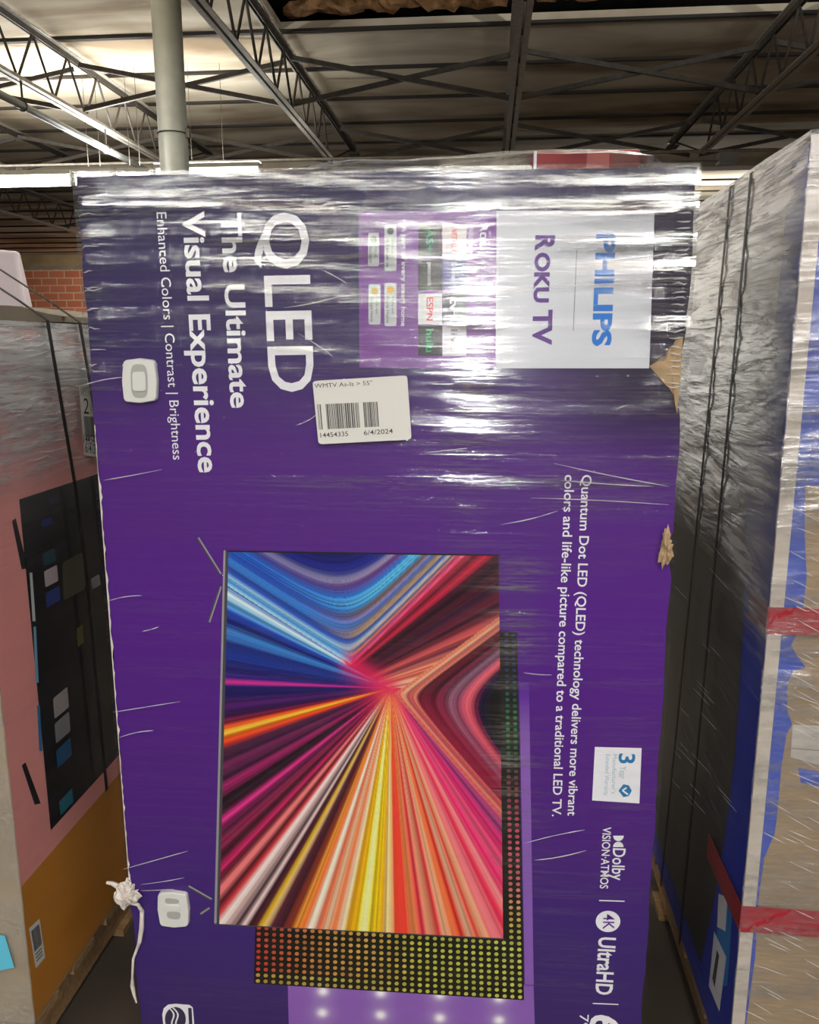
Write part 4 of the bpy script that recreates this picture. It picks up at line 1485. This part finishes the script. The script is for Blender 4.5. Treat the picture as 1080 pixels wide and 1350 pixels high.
for (x0, y0_, x1, y1_), c in (((58, 749, 75, 770), (190, 176, 180)), ((60, 777, 78, 796), (34, 56, 130)), ((56, 726, 72, 743), (18, 66, 76)), ((70, 913, 89, 940), (170, 160, 158)),
                              ((72, 946, 91, 972), (136, 136, 140)), ((74, 981, 93, 1004), (20, 84, 130)), ((78, 1048, 95, 1066), (18, 110, 130)), ((54, 683, 68, 693), (24, 40, 110)),
                              ((82, 734, 111, 784), (70, 72, 52)), ((120, 760, 131, 774), (140, 136, 140)), ((64, 655, 76, 664), (30, 36, 66)), ((101, 826, 109, 850), (100, 96, 40))):
    b = MB()
    sl = -(0.5 * (y0_ + y1_) - 457) / (645 - 0.5 * (x0 + x1)) * (x1 - x0) / 2   # rows run back along the carton
    qd = [(x0 - 1, y0_ - sl), (x1 - 1, y0_ + sl), (x1 + 1, y1_ + sl), (x0 + 1, y1_ - sl)]
    b.poly([LEFT.p3(*p, L3) for p in rounded(LEFT, qd, 0.1, 3)], mat('screen_tile_%d_%d_%d' % c, c, 0.35))
    b.build('app_tile', scrl)
# stickers
b = MB()
q = [np.array(p, float) for p in ((97, 510), (121, 512), (130, 604), (104, 600))]
pquad(b, LEFT, [tuple(p) for p in q], STICKER, 0.0125)
bq = [q[0] * (1 - s) * (1 - t_) + q[1] * s * (1 - t_) + q[3] * (1 - s) * t_ + q[2] * s * t_ for s, t_ in ((0.12, 0.42), (0.9, 0.42), (0.9, 0.72), (0.12, 0.72))]
barcode(b, LEFT, bq, 30, 8, 0.013, st_ink)
write(b, LEFT, '14454335', (103, 584), (127, 588), 6, st_ink, 0.004, 0.013)
write(b, LEFT, '6/4/2024', (105, 596), (128, 600), 6, st_ink, 0.004, 0.013)
write(b, LEFT, 'WMTV As-Is', (99, 522), (118, 524), 6, st_ink, 0.0, 0.013)
write(b, LEFT, '2', (103, 545), (110, 546), 10, BLACK_INK, 0.0, 0.013)
o = b.build('inventory_sticker', lbox); o['label'] = 'white barcode sticker with a pen mark'
b = MB()
q = [np.array(p, float) for p in ((37.5, 1224), (51.5, 1211), (59, 1262), (46.5, 1277))]
pquad(b, LEFT, [tuple(p) for p in q], STICKER, L2)
bq = [q[0] * (1 - s) * (1 - t_) + q[1] * s * (1 - t_) + q[3] * (1 - s) * t_ + q[2] * s * t_ for s, t_ in ((0.12, 0.1), (0.88, 0.1), (0.88, 0.62), (0.12, 0.62))]
barcode(b, LEFT, bq, 20, 3, L3, st_ink)
for t0 in (0.68, 0.76, 0.84):
    bq = [q[0] * (1 - s) * (1 - t_) + q[1] * s * (1 - t_) + q[3] * (1 - s) * t_ + q[2] * s * t_ for s, t_ in ((0.15, t0), (0.8, t0), (0.8, t0 + 0.04), (0.15, t0 + 0.04))]
    pquad(b, LEFT, [tuple(p) for p in bq], STRAPGREY, L3)
o = b.build('barcode_label', lbox); o['label'] = 'small white barcode label on the orange print'
LEND = Plane((0, LFACE_Y0, 0), (0, 1.0, 0), lambda w: (w[0] - lroot[0], w[2] - LZB), lambda u, z, l=0.0: (u, -LHY - l, z))
b = MB()
pquad(b, LEND, [(-14, 1226), (10, 1229), (22.5, 1271), (-12, 1278)], mat('sky_blue_note', (96, 196, 224), 0.6), 0.010)
write(b, LEND, 'K12', (-8, 1256), (4, 1255), 9, BLACK_INK, 0.0, 0.0105)
o = b.build('sticky_note', lbox); o['label'] = 'sky blue sticky note on the tan end'
# film over the left carton
b = MB()
den = []
FILM_LX = film_mat('stretch_film_left', sc_fine=(60, 7, 90), sc_big=(9, 2.2, 16), haze=0.50, rough=0.17, strength=0.9, body=0.42)
nA, nB = 60, 70
vs = []
zf = LEFT.at(60, 640)[1]
for j in range(nB + 1):
    z = 0.0 + (LHZ + 0.012) * j / nB
    for i in range(nA + 1):
        y_ = -LHY - 0.007 + (2 * LHY + 0.014) * (i / nA) ** 1.5
        d = 0.05 + 1.2 / (1 + math.exp(-(z - zf - 0.12 * (y_ + LHY) - 0.03) / 0.045))
        rip = 0.5 * math.sin(z * 58 + 2.4 * math.sin(y_ * 5)) + 0.5 * math.sin(z * 131 + y_ * 14)
        vs.append((LW / 2 + 0.0065 + 0.0018 * rip * min(1, d + 0.1), y_, z)); den.append(d)
w_ = nA + 1
b.add(vs, [(j * w_ + i, j * w_ + i + 1, (j + 1) * w_ + i + 1, (j + 1) * w_ + i) for j in range(nB) for i in range(nA)], FILM_LX)
vs = []
for j in range(nB + 1):
    z = 0.0 + (LHZ + 0.012) * j / nB
    for i in range(21):
        x_ = -LW / 2 - 0.007 + (LW + 0.0135) * i / 20
        vs.append((x_, -LHY - 0.0068 - 0.0016 * math.sin(z * 70 + x_ * 30), z)); den.append(0.42)
b.add(vs, [(j * 21 + i, j * 21 + i + 1, (j + 1) * 21 + i + 1, (j + 1) * 21 + i) for j in range(nB) for i in range(20)], FILM_LX)
vs = []
for j in range(13):
    for i in range(31):
        x_ = -LW / 2 + LW * j / 12
        y_ = -LHY + 2 * LHY * i / 30
        vs.append((x_ + 0.006, y_, LHZ + 0.0095 + 0.004 * math.sin(i * 1.3 + j) * (0 < j < 12))); den.append(0.9)
b.add(vs, [(j * 31 + i, (j + 1) * 31 + i, (j + 1) * 31 + i + 1, j * 31 + i + 1) for j in range(12) for i in range(30)], FILM_LX)
for k in range(26):
    y_ = 448 + (k % 13) * 13 + random.uniform(-5, 5)
    x_ = random.uniform(0, 95)
    ln_ = random.uniform(15, 45)
    pts = [LEFT.p3(*LEFT.at(x_ + ln_ * t_, y_ - ln_ * t_ * random.uniform(0.0, 0.35)), 0.0105) for t_ in (0, 0.3, 0.6, 1)]
    b.tube(pts, [0.0004, 0.0014, 0.0012, 0.0004], CREASE, 6)
b.attr['film_layers_and_glare'] = np.array(den + [0.0] * (len(b.v) - len(den)))
b.build('stretch_film', lbox, True)

# things on top of the left stack
pad_y = float(hit(60, 434, (LX, 0, 0), np.array([1.0, 0, 0]))[1]) + 0.05
b = MB()
n = 20
vs = []
for i in range(n + 1):
    x_ = LX - 0.62 + (0.60) * i / n
    zt = 0.043 - 0.016 * (i / n) ** 2 - 0.012 * max(0, (i - 17) / 3)
    bow = 0.003 * math.sin(i * 0.9)
    for yy, zz in ((pad_y + 0.06, 0.0), (pad_y + 0.9, 0.0), (pad_y + 0.9, zt + bow), (pad_y + 0.055, zt + bow)):
        vs.append((x_, yy, LZT + 0.0165 + zz))
fs = [(i * 4 + k, i * 4 + (k + 1) % 4, i * 4 + 4 + (k + 1) % 4, i * 4 + 4 + k) for i in range(n) for k in range(4)]
fs += [(3, 2, 1, 0), (n * 4, n * 4 + 1, n * 4 + 2, n * 4 + 3)]
b.add(vs, fs, CARD_DULL)
tag(b.build('cardboard_pad'), 'flat grey-brown cardboard pad lying on top of the left carton under the black straps', 'cardboard')
PALE = mat('pale_pinkish_card', (206, 196, 204), 0.6, var=0.04, scale=5)
px0 = hit(33, 392, (0, pad_y + 0.42, 0), np.array([0, 1.0, 0]))
pzt = hit(20, 326, (0, pad_y + 0.42, 0), np.array([0, 1.0, 0]))[2]
b = MB()
zb_ = LZT + 0.062
b.add([(px0[0] - 0.24, pad_y + 0.42, zb_), (px0[0], pad_y + 0.42, zb_), (px0[0], pad_y + 0.46, zb_), (px0[0] - 0.24, pad_y + 0.46, zb_),
       (px0[0] - 0.24, pad_y + 0.43, pzt + 0.01), (px0[0] - 0.02, pad_y + 0.43, pzt - 0.008), (px0[0] - 0.02, pad_y + 0.455, pzt - 0.008), (px0[0] - 0.24, pad_y + 0.455, pzt + 0.01)],
      [(3, 2, 1, 0), (4, 5, 6, 7), (0, 1, 5, 4), (1, 2, 6, 5), (2, 3, 7, 6), (3, 0, 4, 7)], PALE)
bevel(tag(b.build('pale_carton'), 'pale pinkish-white carton standing on the cardboard pad in front of the brick wall', 'box'), 0.008)

# the taller neighbour the straps come from
b = MB()
b.box((LX - LW - 0.62, LFACE_Y0 + 0.03, 0.002), (LX - LW - 0.012, LFACE_Y1 - 0.1, LZT + 0.428), CARD)
bevel(tag(b.build('tall_carton'), 'tall brown carton left of the pink carton, from which the black straps come', 'box'), 0.006)

# straps over the left stack
for (pts, lb) in ((((65, 434), (79, 520), (99, 640), (112, 740)), 'black strap nearer the camera, running down the pink carton'),
                  (((107, 434), (121, 517), (133, 600), (150, 720)), 'black strap farther from the camera on the pink carton, beside the barcode sticker')):
    b = MB()
    P = [hit(px, py, (LX + 0.0165, 0, 0), np.array([1.0, 0, 0])) for px, py in pts]
    P = [Vector((LX + 0.0165, p[1], p[2])) for p in P]
    P[0] = Vector((LX + 0.014, P[0].y, LZT + 0.016))
    lowp = Vector((LX + 0.0165, P[-1].y + (P[-1].y - P[-2].y), 0.45))
    up0 = Vector((LX - 0.05, P[0].y, LZT + 0.06))
    up1 = Vector((LX - LW - 0.01, P[0].y, LZT + 0.431))
    b.ribbon([up1 + Vector((-0.6, 0, 0)), up1], 0.012, (0, 1, 0), STRAP, 0.0012)
    b.ribbon([up1, up0], 0.012, (0, 1, 0), STRAP, 0.0012)
    b.ribbon([up0 + Vector((0, 0, 0)), P[0]], 0.012, (0, 1, 0), STRAP, 0.0012)
    b.ribbon(P + [lowp], 0.012, (0, 1, 0), STRAP, 0.0012)
    tag(b.build('black_strap'), lb, 'strap')

# ================================================================== RIGHT STACK
RX = 0.48
RY0 = float(hit(1020, 780, (RX, 0, 0), np.array([1.0, 0, 0]))[1])
RY1 = 2.7
RZB = 0.125
RZT = float(hit(1077, 180, (RX, 0, 0), np.array([1.0, 0, 0]))[2])
RW = 0.72
rroot = (RX + RW / 2, (RY0 + RY1) / 2, RZB)
RHY, RHZ = (RY1 - RY0) / 2, RZT - RZB
RIGHT = Plane((RX, 0, 0), (1.0, 0, 0), lambda w: (-(w[1] - rroot[1]), w[2] - RZB), lambda u, z, l=0.0: (-RW / 2 - l, -u, z))
REND = Plane((0, RY0, 0), (0, 1.0, 0), lambda w: (w[0] - rroot[0], w[2] - RZB), lambda u, z, l=0.0: (u, -RHY - l, z))
pallet(rroot[0], rroot[1], RW, RY1 - RY0, RZB, 0, 'wooden pallet under the tall film-wrapped carton at right')
rbox = thing('television_carton', 'tall film-wrapped carton at right with blue torn print and bare brown front', 'box', rroot)
RCARD = mat('bare_brown_front', (156, 134, 106), 0.85, var=0.1, scale=25, bump=0.15, stretch=(1, 1, 6))
b = MB(); b.box((-RW / 2, -RHY, 0), (RW / 2, RHY, RHZ), RCARD); bevel(b.build('carton', rbox), 0.005)
bluep = mat('deep_blue_ink', (30, 56, 176), 0.4, var=0.05, scale=6)
greyp = mat('grey_print', (150, 148, 142), 0.5, var=0.15, scale=5)
darkp = mat('dark_screen_print', (40, 46, 44), 0.3, var=0.3, scale=3)
yn = lambda y_: -(y_ - rroot[1])
ysl = RIGHT.at(925, 640)[1]
b = MB()
pl3 = RIGHT.p3
b.poly([pl3(-RHY + 0.004, 0.004, L1), pl3(RHY - 0.004, 0.004, L1), pl3(RHY - 0.004, RHZ - 0.004, L1), pl3(-RHY + 0.004, RHZ - 0.004, L1)], bluep)
pale_u = RIGHT.at(955, 450)[0]
edge_u = RIGHT.at(994, 500)[0]
bound = [(1040, 250), (1024, 420), (1006, 560), (986, 660), (984, 760), (977, 900), (970, 1000), (957, 1100), (944, 1180), (925, 1270)]
bz = [RIGHT.at(*p) for p in bound]
zt_, zb_r = min(RHZ - 0.01, bz[0][1] + 0.2), bz[-1][1]
upper_pts = [q for q in bz if q[1] > ysl]
lower_pts = [q for q in bz if q[1] <= ysl]
ue = upper_pts[-1][0]
for a_, c_ in zip([(bz[0][0] + 0.01, zt_)] + upper_pts, upper_pts + [(ue, ysl)]):
    b.poly([pl3(-RHY + 0.004, c_[1], L2), pl3(c_[0], c_[1], L2), pl3(a_[0], a_[1], L2), pl3(-RHY + 0.004, a_[1], L2)], greyp)
for a_, c_ in zip([(ue, ysl)] + lower_pts, lower_pts):
    b.poly([pl3(-RHY + 0.004, c_[1], L3), pl3(c_[0], c_[1], L3), pl3(a_[0], a_[1], L3), pl3(-RHY + 0.004, a_[1], L3)], darkp)
tanp = mat('tan_print_patch', (196, 150, 112), 0.5, var=0.1, scale=8)
pquad(b, RIGHT, [(952, 362), (974, 368), (967, 400), (948, 402)], tanp, L3)
lt = mat('light_blue_ink', (40, 130, 200), 0.4)
pquad(b, RIGHT, [(957, 1160), (968, 1180), (960, 1300), (935, 1300)], lt, L2)
for qd in ([(949, 1178), (961, 1184), (958, 1228), (947, 1222)], [(943, 1228), (959, 1262), (950, 1334), (936, 1300)]):
    pquad(b, RIGHT, qd, WHITE_INK, L3 + 0.0004)
pquad(b, RIGHT, [(947, 1252), (950, 1260), (944, 1302), (941, 1290)], st_ink, L4 + 0.0004)
b.build('printed_face', rbox)
# torn blue print on the front, irregular edge
b = MB()
rg = random.Random(2)
edge = [(1100, 180), (1100, 640), (1064, 640), (1063, 700), (1062, 760), (1058, 800), (1049, 838), (1044, 850), (1049, 862), (1062, 880), (1046, 884), (1040, 900), (1038, 935), (1045, 955), (1036, 968), (1028, 1010), (1022, 1080),
        (1021, 1100), (1016, 1112), (1009, 1130), (1003, 1180), (1000, 1230), (996, 1260), (990, 1310), (984, 1350), (982, 1380)]
zL = lambda px, py: REND.at(px, py)
strip_x = -RW / 2 + 0.004
prev = None
polyR = []
for (px, py) in edge:
    u, z = zL(px, py)
    polyR.append((u + rg.uniform(-.003, .003), z))
polyR = [(min(u, RW / 2 - 0.01), min(max(z, 0.01), RHZ - 0.006)) for u, z in polyR]
for (u0, z0), (u1, z1) in zip(polyR, polyR[1:]):
    if abs(z1 - z0) < 1e-5:
        continue
    b.poly([REND.p3(strip_x, z0, L1), REND.p3(strip_x, z1, L1), REND.p3(u1, z1, L1), REND.p3(u0, z0, L1)], mat('worn_blue_ink', (60, 84, 180), 0.45, var=0.15, scale=10))
pquad(b, REND, [(1052, 1012), (1100, 1020), (1100, 1040), (1056, 1032)], mat('worn_blue_ink', (60, 84, 180)), L1)
b.build('torn_print', rbox)
b = MB()
pquad(b, REND, [(1045, 955), (1100, 957), (1100, 1014), (1042, 998)], mat('pale_shipping_paper', (196, 190, 182), 0.6, var=0.08, scale=40, stretch=(1, 1, 0.1)), L2)
pquad(b, REND, [(1043, 985.5), (1100, 990), (1100, 991), (1043, 986.5)], STRAPGREY, L3)
o = b.build('shipping_label', rbox); o['label'] = 'pale paper label on the brown front'
# edge protector
b = MB()
EDGE = mat('grey_white_edge_board', (196, 186, 174), 0.8, var=0.08, scale=20, bump=0.1)
ew = REND.at(1041, 640)[0] - (-RW / 2)
b.box((-RW / 2 - 0.0055, -RHY - 0.0055, 0.0), (-RW / 2 + 0.017, -RHY - 0.0012, RHZ + 0.004), EDGE)
edge_o = b.build('edge_protector', rbox)
edge_o['label'] = 'whitish cardboard edge strip'

# red tape bands round the corner
RTAPE = mat('red_tape', (160, 38, 50), 0.3, var=0.12, scale=20, stretch=(1, 1, 8), bump=0.15)
for (ya, yb, lb) in ((800, 836, 'upper band of red tape round the right carton corner'), (1192, 1226, 'lower band of red tape round the right carton corner')):
    b = MB()
    xx = 1013 if ya < 1000 else 975
    za, zb2 = hit(xx, ya, (RX, RY0, 0), np.array([0, 1.0, 0]))[2], hit(xx, yb, (RX, RY0, 0), np.array([0, 1.0, 0]))[2]
    zc, hh = (za + zb2) / 2, abs(za - zb2)
    o_ = 0.0075
    pts = [(RX - o_, RY0 + (0.09 if ya < 1000 else 0.22), zc), (RX - o_, RY0 + 0.05, zc), (RX - o_, RY0 - o_ + 0.002, zc), (RX - o_ + 0.002, RY0 - o_, zc), (RX + 0.04, RY0 - o_, zc), (RX + 0.3, RY0 - o_, zc - 0.006), (RX + RW - 0.02, RY0 - o_, zc - 0.012)]
    pts = [(x, y, z + 0.0006 * i) for i, (x, y, z) in enumerate(pts)]
    b.ribbon(pts, hh, (0, 0, 1), RTAPE, 0.0006)
    o = b.build('red_tape_band', rbox, loc=None); o['label'] = lb
    o.data.transform(Matrix.Translation(Vector(rroot) * -1))

# film on the right carton
FILM_R = film_mat('stretch_film_right', sc_fine=(60, 6, 80), sc_big=(9, 2.4, 14), haze=0.42, rough=0.2, strength=1.0, body=0.42)
FILM_RE = film_mat('stretch_film_right_front', sc_fine=(9, 30, 90), sc_big=(2.5, 8, 16), haze=0.2, rough=0.2, strength=0.9, rot=(0, -0.45, 0))
b = MB()
den, vs = [], []
nA, nB = 70, 90
for j in range(nB + 1):
    z = (RHZ + 0.010) * j / nB
    for i in range(nA + 1):
        y_ = -RHY - 0.0085 + (2 * RHY + 0.0165) * (i / nA) ** 1.4
        lim = ysl - 0.02 + 0.02 * math.sin(y_ * 9) - 0.16 * max(0, 1 - (y_ + RHY) / 0.35)
        d = 0.15 + 1.35 / (1 + math.exp(-(z - lim) / 0.03))
        d += 0.4 * math.exp(-((z - lim) / 0.03) ** 2)
        corner = max(0, 1 - (y_ + RHY) / 0.10)
        d *= 1 - 0.45 * corner
        rip = 0.5 * math.sin(z * 50 + 2.6 * math.sin(y_ * 6)) + 0.5 * math.sin(z * 117 + y_ * 17 + math.sin(z * 9))
        vs.append((-RW / 2 - 0.0095 - 0.002 * rip * min(1, d), y_, z)); den.append(d)
w_ = nA + 1
b.add(vs, [(j * w_ + i, (j + 1) * w_ + i, (j + 1) * w_ + i + 1, j * w_ + i + 1) for j in range(nB) for i in range(nA)], FILM_R)
vs = []
nE = 40
for j in range(nB + 1):
    z = (RHZ + 0.010) * j / nB
    for i in range(nE + 1):
        x_ = -RW / 2 - 0.0095 + (RW + 0.014) * (i / nE) ** 1.3
        d = 0.55 + 0.3 * (z > RHZ * 0.62) * min(1, (z - RHZ * 0.62) / 0.1)
        vs.append((x_, -RHY - 0.0092 - 0.0016 * math.sin(z * 64 - x_ * 40), z)); den.append(d)
w_ = nE + 1
b.add(vs, [(j * w_ + i, j * w_ + i + 1, (j + 1) * w_ + i + 1, (j + 1) * w_ + i) for j in range(nB) for i in range(nE)], FILM_RE)
for k in range(60):
    y_ = random.uniform(655, 1340)
    x_ = random.uniform(1040 - (y_ - 640) * 0.09, 1079)
    ln_ = random.uniform(12, 46)
    sl = random.uniform(0.35, 0.62)
    pts = [REND.p3(*REND.at(x_ + ln_ * t_, y_ + ln_ * t_ * sl), 0.0125) for t_ in (0, 0.35, 0.7, 1)]
    if max(p[0] for p in pts) > RW / 2:
        continue
    b.tube(pts, [0.0003, random.uniform(0.0005, 0.001), 0.0008, 0.0003], CREASE, 6)
for k in range(70):
    y_ = random.uniform(250, 660)
    x_ = random.uniform(900, 985)
    ln_ = random.uniform(10, 34)
    sl = random.uniform(-0.45, 0.1)
    pts = [RIGHT.p3(*RIGHT.at(x_ + ln_ * t_, y_ + ln_ * t_ * sl), 0.0135) for t_ in (0, 0.35, 0.7, 1)]
    if max(p[2] for p in pts) > RHZ:
        continue
    b.tube(pts, [0.0004, random.uniform(0.0008, 0.002), 0.0014, 0.0004], CREASE, 6)
for k in range(22):
    y_ = random.uniform(700, 1100)
    x_ = random.uniform(890, 965)
    ln_ = random.uniform(10, 30)
    pts = [RIGHT.p3(*RIGHT.at(x_ + ln_ * t_, y_ + ln_ * t_ * 1.1), 0.0135) for t_ in (0, 0.35, 0.7, 1)]
    b.tube(pts, [0.0003, 0.0007, 0.0006, 0.0003], CREASE, 6)
b.attr['film_layers_and_glare'] = np.array(den + [0.0] * (len(b.v) - len(den)))
b.build('stretch_film', rbox, True)

# straps on the right carton
for ptop, pbot, lb in (((990, 234), (920, 985), 'black strap nearer the camera on the side of the tall right carton'), ((963, 252), (890, 980), 'black strap farther back on the side of the tall right carton')):
    b = MB()
    a = hit(*ptop, (RX - 0.0125, 0, 0), np.array([1.0, 0, 0])); c = hit(*pbot, (RX - 0.0125, 0, 0), np.array([1.0, 0, 0]))
    d_ = (c - a) / (a[2] - c[2])
    low = c + d_ * (c[2] - 0.14)
    b.ribbon([(RX + RW - 0.02, a[1], RZT + 0.0135), (RX + 0.01, a[1], RZT + 0.0135), (RX - 0.0125, a[1], RZT + 0.002)], 0.012, (0, 1, 0), STRAP, 0.0012)
    b.ribbon([(RX - 0.0125, a[1], RZT + 0.002), tuple(c), tuple(low)], 0.012, (0, 1, 0), STRAP, 0.0012)
    o = b.build('black_strap', rbox); o['label'] = lb
    o.data.transform(Matrix.Translation(Vector(rroot) * -1))
